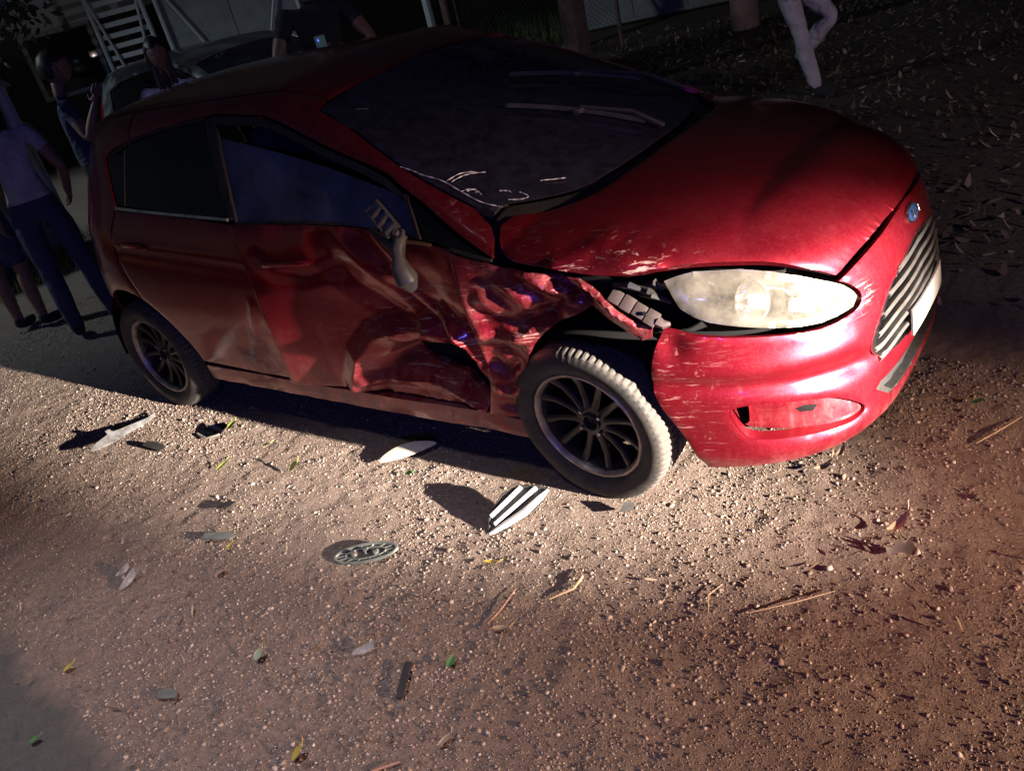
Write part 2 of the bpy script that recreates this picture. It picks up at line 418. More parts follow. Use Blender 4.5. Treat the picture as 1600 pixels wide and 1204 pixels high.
def dent_fender(P):
    x,z=P[:,0],P[:,2];t=-.045*gs(x,z,-.02,.74,.16,.12)-.03*gs(x,z,-.22,.50,.12,.18)
    for pts,w,h in [([(-.08,.835),(-.03,.79),(.06,.76)],.035,.030),([(-.28,.70),(-.16,.66),(-.05,.70),(.04,.78)],.04,-.022),([(-.30,.62),(-.2,.60),(-.12,.64)],.03,.020),
                    ([(-.31,.50),(-.26,.47),(-.22,.50)],.03,-.02),([(-.31,.40),(-.26,.385),(-.235,.41)],.025,.018),([(-.32,.33),(-.27,.31),(-.24,.33)],.02,-.014),
                    ([(.0,.84),(.05,.77),(.10,.76)],.03,-.025),([(.10,.80),(.16,.75),(.24,.68)],.025,.012),([(-.2,.80),(-.1,.74),(-.02,.72)],.035,.012)]:
        d,_=linedist(x,z,pts);t+=h*tent(d,w)**1.1
    t+=np.clip((x+.33)/.05,0,1)*(.017*crumple(x,z,12,.13)-.008)*np.clip((.90-z)/.08,0,1)
    return t
def dent_hood(P):
    x,y,z=P.T;w=np.clip((-y-.55)/.2,0,1);t=w*-.018*gs(x,z,.18,.83,.14,.10)
    d,_=linedist(x,z,[(.02,.86),(.12,.90),(.22,.855),(.30,.84)]);t+=w*.014*tent(d,.03)
    t+=w*gs(x,z,.14,.85,.18,.08)*.02*fbm(x*14,z*14,3,8)
    return t
def dent_rdoor(P):
    x,z=P[:,0],P[:,2];t=-.010*gs(x,z,-1.55,.45,.12,.16)
    d,_=linedist(x,z,[(-1.46,.66),(-1.56,.50),(-1.66,.36)]);t+=.008*tent(d,.03)
    return t+shoulder(P)
def shoulder(P):
    x,z=P[:,0],P[:,2];ln=.845-(x+1.4)*.055
    return .007*np.exp(-((z-ln)/.02)**2)-.006*np.exp(-((z-ln+.05)/.03)**2)*np.clip((-1.0-x)/.5,0,1)
dirt_low=lambda V: np.clip((.62-V[:,2])/.35,0,1)*.5+.05
dirt_rear=lambda V: np.clip((.60-V[:,2])/.3,0,1)*.5+.04+.6*gs(V[:,0],V[:,2],-1.62,.38,.20,.13)+.15*gs(V[:,0],V[:,2],-2.0,.75,.5,.12)
scuff_door=lambda V: .6*gs(V[:,0],V[:,2],-.45,.55,.22,.22)+.35*gs(V[:,0],V[:,2],-.7,.5,.4,.25)
scuff_fender=lambda V: .5*gs(V[:,0],V[:,2],-.10,.70,.30,.22)+.12
scuff_hood=lambda V: np.clip((-V[:,1]-.62)/.1,0,1)*gs(V[:,0],V[:,2],.15,.84,.28,.10)
scuff_bump=lambda V: .5*gs(V[:,0],V[:,2],.32,.45,.12,.25)*np.clip((-V[:,1]-.4)/.2,0,1)+.7*gs(V[:,0],V[:,1],.74,-.40,.05,.05)*gs(V[:,2],V[:,2],.60,.60,.05,.05)
scuff_rear=lambda V: .9*gs(V[:,0],V[:,2],-1.60,.38,.16,.10)
zero=lambda V: np.zeros(len(V))+.05

# ------------------------------------------------------------------ the crashed red hatchback
car = empty('crashed_car', (0, 0, 0))
tag(car, 'crashed red hatchback with caved-in front door, torn wing and flat front tyre', 'car')
PH = (1, .0165)   # degrees to metres on the (x, phi) chart
NS = (.0135, 1)
fd_front = [(-.365,.905),(-.352,.80),(-.345,.70),(-.335,.60),(-.335,.52),(-.35,.42),(-.385,.33),(-.41,.292)]
fd_rear = [(-1.446,.285),(-1.415,.42),(-1.398,.535),(-1.385,.68),(-1.383,.79),(-1.40,.86),(-1.455,.972)]
fd_top = [(-1.455,.972),(-1.1,.976),(-.82,.970),(-.66,.955),(-.50,.932)]
fd = cr_spline(fd_front, 4)+cr_spline(fd_rear, 4)+cr_spline(fd_top, 4)[1:]
R_ARC = (-2.489, .29)
rd = [(x-.010, z) for x, z in cr_spline(fd_rear, 4)[::-1]]+arc(*R_ARC, .375, 2, 64)+cr_spline([(-2.345,.70),(-2.385,.80),(-2.40,.93),(-2.365,1.024)], 4)+[(-2.0,1.009),(-1.7,.992)]
wind_side = [(-1.03,33),(-.92,35.4),(-.818,38),(-.70,41.6),(-.599,44.6),(-.50,47.2),(-.405,49.5),(-.30,52)]
wind_base = [(-.255,50.5),(-.17,46.5),(-.10,40),(-.07,28),(-.058,14),(-.055,0)]
hood_rear = [(.006,0),(.006,7),(.003,28),(-.028,42.9),(-.1,49.6),(-.19,53)]
hood_side = [(-.205,55.6),(-.17,60.3),(-.121,62.6),(-.011,63.6),(.11,64.4),(.20,64.3),(.263,63.6),(.378,61.3),(.547,59.6),(.653,60.8),(.685,61.5)]
hood_front = [(.693,60),(.712,53),(.730,42.5),(.744,22),(.748,0)]
out_line = [(-.192,62.3),(-.33,57.6),(-.471,52.4),(-.56,49.6),(-.648,46.6),(-.80,43.9),(-.962,41.0),(-1.258,35.4),(-1.45,34.1),(-1.63,33.4),(-1.95,34.6),(-2.245,36.4)]

def half(pts): return pts+[(x, -p) for x, p in pts[::-1]]
def side_parts(s):
    rt = s < 0; ms = map_side(s); d_ = {'dirt': dirt_low, 'scuff': scuff_door if rt else zero}
    fl = lambda o: [(x, -p) for x, p in o] if s > 0 else o
    gash = cr_spline([(-.72,.488),(-.64,.512),(-.55,.505),(-.47,.468),(-.41,.41),(-.372,.362),(-.40,.345),(-.48,.375),(-.57,.398),(-.66,.412),(-.71,.445)], 3, True)
    door = panel('front_door', fd, ms, PAINT, car, res=.012, depth=.03, holes=[gash] if rt else [], disp=dent_door if rt else shoulder, attrs=d_)
    if rt: door['label'] = 'caved-in front door with creased red skin'
    rdoor = panel('rear_door', rd, ms, PAINT, car, res=.018, depth=.025, disp=dent_rdoor if rt else shoulder, attrs={'dirt': dirt_rear, 'scuff': scuff_rear if rt else zero})
    panel('sill', [(-.262,.268),(-.40,.279),(-1.43,.272),(-2.11,.276),(-2.13,.19),(-.262,.19)], ms, PAINT, car, res=.03, depth=.05,
          disp=(lambda P: -.012*gs(P[:,0],P[:,2],-.45,.24,.3,.1)+.006*fbm(P[:,0]*9,P[:,2]*20,2,4)) if rt else None, attrs={'dirt': lambda V: zero(V)+.75, 'scuff': zero})
    if rt:
        fen = cr_spline([(-.357,.897),(-.25,.875),(-.165,.856),(-.054,.842),(.05,.826),(.098,.812)], 4)+cr_spline([(.135,.782),(.17,.755),(.20,.725),(.25,.688),(.285,.668)], 4)+[(.283,.64)]+cr_spline([(.255,.63),(.22,.655),(.17,.70),(.115,.735)], 4)+cr_spline([(.09,.72),(.06,.705),(.0,.68),(-.077,.632),(-.147,.556),(-.205,.45),(-.235,.37),(-.245,.30),(-.252,.276)], 4)+cr_spline([(-.395,.287),(-.376,.33),(-.342,.42),(-.327,.52),(-.327,.60),(-.337,.70),(-.344,.80),(-.357,.897)], 4)[:-1]
        o = panel('front_wing', fen, ms, PAINT, car, res=.010, depth=.022, disp=dent_fender, attrs={'dirt': lambda V: zero(V)+.35, 'scuff': scuff_fender})
        o['label'] = 'crumpled and torn front wing'
    else:
        fen = cr_spline([(-.357,.897),(-.25,.875),(-.165,.856),(-.054,.842),(.10,.818),(.24,.79)], 4)+[(.295,.77),(.31,.69)]+[(.345,.68)]+arc(0,.29,.37,72,182)+[(-.395,.287)]+cr_spline(fd_front[::-1], 3)
        fen = cr_spline([(-.357,.897),(-.25,.875),(-.165,.856),(-.054,.842),(.10,.818),(.24,.79)], 4)+[(.285,.70)]+arc(0,.29,.37,50,178)+cr_spline([(-.395,.287),(-.376,.33),(-.342,.42),(-.327,.52),(-.327,.60),(-.337,.70),(-.344,.80)], 3)
        panel('front_wing', fen, ms, PAINT, car, res=.03, attrs={'dirt': dirt_low, 'scuff': zero})
    # side frame: A-pillar, cant rail
    sf = [(x, p+.7) for x, p in cr_spline(wind_side[::-1], 3)]+[(-1.05,29.7),(-2.24,29.7)]+[(-2.24,36.2)]+cr_spline(out_line[::-1], 4)[1:]+[(-.20,58.5),(-.225,56.2)]
    panel('side_frame', fl(sf), map_phi, PAINT, car, sc=PH, res=.02, depth=.02, attrs={'dirt': lambda V: zero(V)+.12, 'scuff': lambda V: .5*gs(V[:,0],V[:,2],-.35,.98,.15,.1) if rt else zero(V)})
    # quarter panel
    q = [(-2.25,29.7),(-2.90,29.7),(-2.86,36),(-2.80,45),(-2.79,60)]+[xz2phi(-2.80,.80),xz2phi(-2.83,.70),xz2phi(-2.85,.60),xz2phi(-2.85,.42),xz2phi(-2.855,.32)]
    q += [xz2phi(x, z) for x, z in arc(*R_ARC, .372, 175, 67)]+[xz2phi(x, z) for x, z in cr_spline([(-2.358,.70),(-2.397,.80),(-2.412,.93),(-2.378,1.026),(-2.37,1.05),(-2.42,1.14),(-2.462,1.235)], 4)]+[(-2.40,38.2),(-2.25,36.4)]
    panel('quarter_panel', fl(q), map_phi, PAINT, car, sc=PH, res=.025, attrs={'dirt': dirt_low, 'scuff': zero})
    # glass, trims
    ft = lambda off: cr_spline([(-1.63,1.343-off),(-1.45,1.333-off),(-1.258,1.308-off),(-.962,1.213-off),(-.80,1.165-off),(-.648,1.112-off),(-.56,1.062-off)], 4)
    panel('window_frame', ft(0)+[(x+.012, z) for x, z in ft(.028)[::-1]], ms, BLACKP, door, res=.03, offset=-.004)
    panel('pillar_trim', [(-1.64,1.342),(-1.69,1.338),(-1.505,.995),(-1.455,.984),(-1.60,1.31)], ms, BLACKP, car, res=.03, offset=-.006)
    if rt:
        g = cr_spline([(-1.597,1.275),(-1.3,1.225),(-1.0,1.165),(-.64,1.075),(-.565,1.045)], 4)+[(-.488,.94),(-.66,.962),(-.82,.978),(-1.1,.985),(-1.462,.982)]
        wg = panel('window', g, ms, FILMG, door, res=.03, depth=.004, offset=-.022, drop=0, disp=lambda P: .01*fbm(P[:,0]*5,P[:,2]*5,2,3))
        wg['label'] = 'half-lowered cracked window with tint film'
    else:
        panel('window', ft(.02)+[(-.488,.94),(-.66,.962),(-.82,.978),(-1.1,.985),(-1.462,.982)], ms, TINTG, door, res=.04, depth=.004, offset=-.02, drop=0)
    panel('window', [(-1.70,1.332),(-1.95,1.316),(-2.24,1.283),(-2.288,1.262),(-2.288,1.045),(-1.9,1.017),(-1.51,.997)], ms, TINTG, rdoor, res=.04, depth=.004, offset=-.012, drop=0)
    panel('window_divider', [(-2.290,1.262),(-2.308,1.255),(-2.308,1.045),(-2.290,1.044)], ms, BLACKP, rdoor, res=.03, offset=-.006)
    panel('quarter_window', [(-2.310,1.252),(-2.37,1.243),(-2.452,1.226),(-2.405,1.13),(-2.362,1.052),(-2.310,1.046)], ms, TINTG, car, res=.03, depth=.004, offset=-.010, drop=0)
    panel('window_frame', cr_spline([(-1.69,1.346),(-1.95,1.333),(-2.24,1.302),(-2.38,1.262),(-2.458,1.240)], 4)+cr_spline([(-2.44,1.231),(-2.37,1.248),(-2.24,1.288),(-1.95,1.320),(-1.70,1.335)], 4), ms, BLACKP, rdoor, res=.03, offset=-.004)
    panel('belt_trim', [(-1.50,.986),(-1.9,1.006),(-2.36,1.029),(-2.36,1.041),(-1.9,1.016),(-1.50,.996)], ms, SATIN, rdoor, res=.02, depth=.01, offset=.006)
    panel('belt_trim', cr_spline([(-1.45,.974),(-1.1,.979),(-.82,.973),(-.66,.957),(-.50,.935)], 4)+cr_spline([(-.50,.945),(-.66,.967),(-.82,.983),(-1.1,.988),(-1.45,.984)], 4), ms, BLACKP, door, res=.02, depth=.012, offset=.004,
          disp=(lambda P: -.03*gs(P[:,0],P[:,2],-.75,.97,.25,.2)) if rt else None)
    panel('corner_window', [(-.532,1.052),(-.40,.98),(-.215,.882),(-.36,.912),(-.462,.932)], ms, TINTG, car, res=.03, depth=.004, offset=-.012, drop=0)
    panel('corner_trim', [(-.56,1.064),(-.545,1.064),(-.476,.935),(-.494,.935)], ms, BLACKP, car, res=.02, offset=-.002)
    panel('corner_trim', [(-.20,.874),(-.25,.881),(-.355,.903),(-.355,.912),(-.25,.892),(-.197,.882)], ms, BLACKP, car, res=.02, offset=.001)
    # handles: recess cup and grip bar
    for dn, x0, x1, z0, z1 in ((door, -1.30, -1.04, .835, .845), (rdoor, -2.29, -2.09, .892, .882)):
        n = 9; pts = []; xs = np.linspace(x0, x1, n); zs = np.linspace(z0, z1, n)+.006*np.sin(np.linspace(0, math.pi, n))
        P = ms(xs, zs); Nn = grad(P); off = .006+.026*np.sin(np.linspace(0, math.pi, n))**.6
        if dn is door and rt: P = P+Nn*dent_door(P)[:, None]
        tube('door_handle', P+Nn*off[:, None], [.007]+[.0125]*(n-2)+[.007], PAINT, dn, 10)
side_parts(-1); side_parts(1)
hood = panel('bonnet', half(hood_rear)[:0]+cr_spline(hood_rear, 4)+cr_spline(hood_side, 5)+cr_spline(hood_front, 4)+[(x, -p) for x, p in (cr_spline(hood_rear, 4)+cr_spline(hood_side, 5)+cr_spline(hood_front, 4)[:-1])[::-1]][:-1],
      map_phi, PAINT, car, sc=PH, res=.018, depth=.02, disp=dent_hood, attrs={'dirt': lambda V: zero(V)+.02, 'scuff': scuff_hood})
panel('roof', [(-1.05,29.2),(-1.035,15),(-1.03,0),(-1.035,-15),(-1.05,-29.2),(-2.90,-29.2),(-2.93,-12),(-2.935,0),(-2.93,12),(-2.90,29.2)], map_phi, PAINT, car, sc=PH, res=.035, attrs={'dirt': lambda V: zero(V)+.1, 'scuff': zero})
ws = cr_spline(wind_side, 4)+cr_spline(wind_base, 4); ws = ws+[(x, -p) for x, p in ws[::-1]][1:]
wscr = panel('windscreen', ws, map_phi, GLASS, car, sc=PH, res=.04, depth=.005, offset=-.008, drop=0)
fr = cr_spline(wind_side, 4)+cr_spline(wind_base, 4)
frin = [(x-(.06 if p < 50 and x > -.3 else .0)+(.05 if x < -1.0 else 0)*0, p-(2.6 if x < -.27 else 2.0)) for x, p in fr]
frit = fr+frin[::-1][0:]
panel('windscreen_border', fr[:-1]+[(x, p) for x, p in frin[:-1]][::-1], map_phi, DARK, wscr, sc=PH, res=.04, depth=.003, offset=-.012, drop=0)
panel('windscreen_border', [(x, -p) for x, p in fr[:-1]+frin[:-1][::-1]], map_phi, DARK, wscr, sc=PH, res=.04, depth=.003, offset=-.012, drop=0)
cb = cr_spline(wind_base, 4)[::-1]; hr = cr_spline(hood_rear, 4)
cw = [(x+.004, p) for x, p in cb[:-1]][::-1]+[(-.05,0)]+[(x, -p) for x, p in [(x+.004, p) for x, p in cb[1:]]]+[(-.235,-53.5)]+[(x-.008, -p) for x, p in hr[1:]][::-1]+[(x-.008, p) for x, p in hr]+[(-.235,53.5)]
panel('cowl', cw, map_phi, BLACKP, car, sc=PH, res=.03, offset=-.02)
# nose: bumper skin with openings
gr_half = [(0,.640),(9,.622),(17.6,.588),(22,.545),(25.5,.497),(27.6,.455),(27.0,.42),(25,.404),(19,.388),(9,.382),(0,.380)]
gr = cr_spline(gr_half, 3); gr_full = gr+[(-a, b) for a, b in gr[::-1]][1:-1]
low_half = [(0,.330),(14,.326),(25.5,.318),(27.2,.305),(22,.245),(14,.238),(0,.236)]
low_full = low_half+[(-a, b) for a, b in low_half[::-1]][1:-1]
fog = cr_spline([(58.1,.385),(56,.402),(51,.400),(38.8,.362),(32,.300),(31.0,.270),(35,.258),(45.8,.272),(54.0,.286),(56.5,.320)], 4, True)
fogL = [(-a, b) for a, b in fog]
hl_top = [(67.0,.800),(63.9,.806),(58.9,.802),(46.9,.765),(34.8,.684),(30.6,.640),(29.4,.614)]
hl_bot = [(31.0,.592),(39.4,.592),(49.3,.624),(60.4,.678),(65.4,.735)]
bump_top = [(68.0,.664),(63,.640),(51.7,.606),(39.6,.574),(31.5,.576),(28.6,.592),(28.4,.622),(31.0,.660),(33.0,.677)]
bump_gap = [(33.0,.677),(26,.700),(18.8,.716),(9,.731),(0,.737)]
bump_rear = [(68.0,.664),(70.8,.581),(71.6,.458),(68.0,.328),(63.5,.185)]
bump_bot = [(63.5,.172),(51.8,.182),(39,.182),(20,.170),(0,.166)]
bh = cr_spline(bump_bot, 4)[::-1]+cr_spline(bump_rear, 4)[::-1]+cr_spline(bump_top, 4)[1:]+cr_spline(bump_gap, 4)[1:]
bhL = [(-a, b) for a, b in bh]
def bump_disp(P):
    x, y, z = P.T; th = np.degrees(np.arctan2(-y, x)); a = np.abs(th)
    t = -.020*np.exp(-((z-.42-.0018*(a-30))/.03)**2)*np.clip((a-24)/8, 0, 1)      # waist under the lamp
    t += .012*np.exp(-((z-.235)/.035)**2)*np.clip((a-20)/15, 0, 1)                 # lower lip
    t += .010*np.exp(-((z-.50)/.04)**2)*np.clip((a-26)/6, 0, 1)
    t += .010*np.clip((th-62)/9, 0, 1)**2*np.clip((.60-z)/.2, 0, 1)                # corner sprung outwards
    t += -.02*gs(th, z, 67, .62, 3, .05)
    return t
bumper = panel('front_bumper', bh+bhL[::-1][1:-1], map_nose, PAINT, car, sc=NS, res=.014, depth=.02, holes=[gr_full, low_full, fog, fogL], disp=bump_disp,
      attrs={'dirt': lambda V: np.clip((.26-V[:, 2])/.12, 0, 1)*.6+.05, 'scuff': scuff_bump})
def shrink(poly, k):
    c = np.mean(np.array(poly), 0); return [tuple(c+(np.array(p)-c)*k) for p in poly]
for sg in (1, -1):
    f2 = fog if sg > 0 else fogL
    sl = cr_spline([(57.0,.383),(55,.388),(54.2,.372),(54.4,.31),(55.6,.298),(56.4,.32)], 3, True); sl = sl if sg > 0 else [(-a, b) for a, b in sl]
    # recess floor, tilted in; and its side wall
    rec = panel('fog_lamp_recess', shrink(f2, .985), map_nose, PAINT, bumper, sc=NS, res=.02, depth=.0, holes=[shrink(sl, .95)], attrs={'dirt': lambda V: zero(V)+.22, 'scuff': zero},
          disp=lambda P: -.008-.055*np.clip((np.degrees(np.arctan2(np.abs(P[:,1]), P[:,0]))-30)/22, 0, 1)+bump_disp(P))
    panel('recess_rim', f2, map_nose, PAINT, bumper, sc=NS, res=.02, depth=.045, holes=[shrink(f2, .975)], disp=lambda P: bump_disp(P)-.002, drop=.001)
    hole = [(40.5,.338),(43,.345),(45,.340),(44,.326),(41.5,.322)]; hole = hole if sg > 0 else [(-a, b) for a, b in hole]
    panel('fog_lamp_hole', hole, map_nose, DARK, bumper, sc=NS, res=.01, depth=.01, disp=lambda P: -.004-.055*np.clip((np.degrees(np.arctan2(np.abs(P[:,1]), P[:,0]))-30)/22, 0, 1)+bump_disp(P))
# grille: frame, slats, backing
grille = panel('grille', gr_full, map_nose, CHROME, car, sc=NS, res=.02, depth=.02, holes=[shrink(gr_full, .955)], offset=.004)
panel('backing', gr_full, map_nose, DARK, grille, sc=NS, res=.04, depth=0, offset=-.06)
for k in range(6):
    zz = .412+k*.0375
    tt = np.array([a for a, b in gr]); zt = np.array([b for a, b in gr])
    ok = [a for a, b in gr if b <= zz]; 
    # half width of the opening at this height
    c = [(gr[i][0]+(gr[i+1][0]-gr[i][0])*(zz-gr[i][1])/(gr[i+1][1]-gr[i][1])) for i in range(len(gr)-1) if (gr[i][1]-zz)*(gr[i+1][1]-zz) < 0]
    wd = max(c)-.8 if c else 10
    th = np.linspace(-wd, wd, 41); droop = -.020*np.clip((np.abs(th)-15)/9, 0, 1)**1.5+.010*np.clip(1-np.abs(th)/14, 0, 1)
    zl = np.clip(zz+droop, .392, .63)
    V = []; Fq = []
    for dz, off in ((.010, .002), (.004, .008), (-.010, -.002), (-.012, -.028), (.008, -.028)):
        P = map_nose(th, zl+dz); V.append(P+grad(P)*off)
    V = np.concatenate(V); n = 41
    for r_ in range(5):
        for i in range(n-1): Fq.append((r_*n+i, r_*n+i+1, ((r_+1) % 5)*n+i+1, ((r_+1) % 5)*n+i))
    Fq.append(tuple(r_*n for r_ in range(5))); Fq.append(tuple(r_*n+n-1 for r_ in range(5))[::-1])
    pyobj('slat', V, Fq, STEEL, grille)
lowg = panel('lower_intake', low_full, map_nose, BLACKP, car, sc=NS, res=.02, depth=.03, holes=[shrink(low_full, .93)], offset=-.003)
panel('backing', low_full, map_nose, GREYP, lowg, sc=NS, res=.04, depth=0, offset=-.03)
# badge and number plate
pl = [(-13,.462),(13,.462),(13,.378),(-13,.378)]
plate = panel('number_plate', pl, map_nose, mottled('dusty_plate', (.22, .21, .20), (.30, .29, .28), 20, .45), car, sc=NS, res=.03, depth=.006, offset=.022)
BLUE = mat('badge_blue', (.03, .06, .16), .3, .3)
bd = [(4.4*math.cos(a), .697+.024*math.sin(a)) for a in np.linspace(0, 2*math.pi, 28, endpoint=False)]
badge = panel('badge', bd, map_nose, CHROME, car, sc=NS, res=.01, depth=.012, offset=.010)
panel('badge_field', shrink(bd, .86), map_nose, BLUE, badge, sc=NS, res=.01, depth=.004, offset=.0135)
# script on the badge: a thin looping stroke
cv = [(-2.6,.693),(-2.0,.706),(-1.6,.708),(-2.1,.690),(-1.0,.699),(-.5,.692),(-.1,.699),(.4,.692),(.8,.699),(1.2,.693),(1.7,.694),(2.3,.708),(2.1,.690),(2.9,.694)]
cv = np.array(cr_spline(cv, 4)); P = map_nose(-cv[:, 0], cv[:, 1]); tube('badge_script', P+grad(P)*.018, .0013, CHROME, badge, 5)
# headlights
def headlight(sg):
    f_ = lambda o: o if sg > 0 else [(-a, b) for a, b in o]
    ol = cr_spline(hl_top, 4)+cr_spline(hl_bot, 4)[:-1]
    H = panel('headlight', f_(shrink(ol, .985)), map_nose, LENS, car, sc=NS, res=.015, depth=.012, offset=.004, drop=.004)
    if sg > 0: H['label'] = 'hazy yellowed headlight hanging loose in its socket'
    panel('housing', f_(shrink(ol, .965)), map_nose, GREYP, H, sc=NS, res=.03, depth=0, offset=-.11)
    panel('bezel', f_(shrink(ol, .97)), map_nose, STEEL, H, sc=NS, res=.02, depth=.09, offset=-.015, holes=[f_(shrink(ol, .80))])
    for th, z, r in ((58, .735, .046), (49.5, .700, .056), (40, .648, .044)):
        c = map_nose(np.array([float(th*sg)]), np.array([z]))[0]; nrm = np.array([.86, -.42*sg, .28]); nrm /= np.linalg.norm(nrm)
        c = Vector(c-nrm*.045)
        prof = [(-.055+.055*(q/9)**2, .012+(r-.012)*q/9) for q in range(10)]+[(.002, r+.006)]
        v, f = lathe_data(prof, 24, 'z'); rot = Vector(nrm).to_track_quat('Z', 'Y').to_matrix()
        rf = pyobj('reflector', [c+rot @ Vector(p) for p in v], f, CHROME, H)
        v, f = lathe_data([(-.055, .001), (-.055, .012), (-.012, .012), (-.006, .008), (-.004, .001)], 14, 'z')
        pyobj('bulb', [c+rot @ Vector(p) for p in v], f, WHITEP, H)
headlight(1); headlight(-1)
# exposed bracket and torn plastics between wing and headlight
def ray_pt(th, z, off): 
    P = map_nose(np.array([float(th)]), np.array([float(z)])); return (P+grad(P)*off)[0]
brk = []
bm = bmesh.new(); a = Vector(ray_pt(78, .775, -.035)); b = Vector(ray_pt(69, .690, -.012)); d = (b-a); u = d.normalized(); w = Vector((.35, -.75, .55)); w = (w-u*w.dot(u)).normalized(); h = u.cross(w)
rot = Matrix((u, h, w)).transposed()
BRK = mottled('bare_bracket_metal', (.10, .075, .075), (.06, .045, .045), 25, .5, .2, 60, .3, dist=.003)
for k in range(4):
    t = .14+.25*k; bm_box(bm, a+d*t, (d.length*.225, .040+.004*(k % 2), .020), rot)
bm_box(bm, a+d*.5-w*.012, (d.length, .030, .010), rot)
bracket = bmobj('wing_bracket', bm, BRK, car, bevel=.003)
v, f = tube_data([b+u*.0, b+u*.02, b+u*.035-h*.012], [.016, .013, .006], 6); pyobj('bracket_tab', v, f, BRK, bracket)
tube('bracket_bolt', [a+d*.75, a+d*.75+w*.02], .006, DARK, bracket, 6)
for k, (t0, z0, t1, z1) in enumerate([(77,.80,70,.775),(74,.80,66,.735),(72,.765,66.5,.742),(70,.80,67,.78)]):
    tube('torn_clip', [ray_pt(t0, z0, -.05), ray_pt((t0+t1)/2, (z0+z1)/2+.012, -.02), ray_pt(t1, z1, -.03)], [.008, .011, .005], (GREYP, BLACKP, BLACKP, GREYP)[k], bracket, 6)
# tail
panel('tailgate', [(-35,.64),(35,.64),(35,1.28),(-35,1.28)], map_tail, PAINT, car, sc=NS, res=.05, attrs={'dirt': dirt_low, 'scuff': zero}, holes=[[(-31,.99),(31,.99),(28,1.24),(-28,1.24)]])
panel('rear_window', [(-30.6,.995),(30.6,.995),(27.6,1.235),(-27.6,1.235)], map_tail, TINTG, car, sc=NS, res=.05, depth=.004, offset=-.006)
panel('rear_bumper', [(-47.5,.63),(47.5,.63),(48.5,.45),(48,.31),(40,.26),(0,.25),(-40,.26),(-48,.31),(-48.5,.45)], map_tail, PAINT, car, sc=NS, res=.04, attrs={'dirt': dirt_low, 'scuff': zero})
TAIL = mat('tail_lamp_red', (.55, .012, .015), .15, 0, **{'Coat Weight': 1})
for s in (1, -1): panel('tail_lamp', [(s*36,.72),(s*49,.74),(s*49.5,.9),(s*49,1.12),(s*38,1.10),(s*36,.9)], map_tail, TAIL, car, sc=NS, res=.03, offset=.004)
for s in (1, -1): panel('tail_lamp', cr_spline([(-2.64,1.12),(-2.60,1.02),(-2.62,.94),(-2.70,.90),(-2.76,.98),(-2.77,1.10),(-2.70,1.15)], 3, True), map_side(-s), TAIL, car, res=.03, offset=.006, depth=.012)
# linings so that gaps and glass look into a dark cabin
for s in (-1, 1):
    panel('inner_panel', [(-.42,.20),(-2.10,.20),(-2.10,.60),(-2.37,.72),(-2.40,.99),(-1.45,.965),(-.42,.90)], map_side(s), DARK, car, res=.06, depth=0, offset=-.13 if s < 0 else -.05)
    panel('inner_panel', [(.05,.74),(.28,.72),(.28,.80),(-.15,.85),(-.38,.88),(-.38,.62),(-.10,.70)], map_side(s), DARK, car, res=.05, depth=0, offset=-.13)
panel('roof_lining', [(-1.08,28),(-2.86,28),(-2.86,-28),(-1.08,-28)], map_phi, SEAT, car, sc=PH, res=.08, depth=0, offset=-.04)
panel('bay_lining', [(.0,58),(.60,56),(.68,30),(.70,0),(.68,-30),(.60,-56),(.0,-58)], map_phi, DARK, car, sc=PH, res=.06, depth=0, offset=-.10)
panel('bay_lining', [(-66,.22),(66,.22),(66,.60),(30,.56),(28,.68),(-28,.68),(-30,.56),(-66,.60)], map_nose, DARK, car, sc=NS, res=.06, depth=0, offset=-.13)
box('floor_pan', (-1.35, 0, .235), (2.6, 1.36, .05), DARK, car)
box('floor_pan', (-2.86, 0, .40), (.36, 1.10, .16), DARK, car)
box('engine_block', (.22, 0, .44), (.60, .80, .46), BLACKP, car, .03)
for cx in (0, -2.489):
    for s in (-1, 1):
        prof = arc(cx, .29, .372 if cx else .360, -6 if cx else 36, 186, 20); V = []; Fq = []
        for (x, z) in prof: V += [(x, s*(.80 if cx else .77), z), (x, s*.46, z)]
        for i in range(len(prof)-1): Fq.append((2*i, 2*i+1, 2*i+3, 2*i+2))
        Fq.append(tuple(2*i+1 for i in range(len(prof))))
        if s < 0 and cx == 0:
            V = [(x, y, z-(.0 if z < .5 else .055*(z-.5)/.15*(1 if y < -.6 else .3))) for x, y, z in V]
        pyobj('wheel_arch_liner', V, Fq, DARK, car)
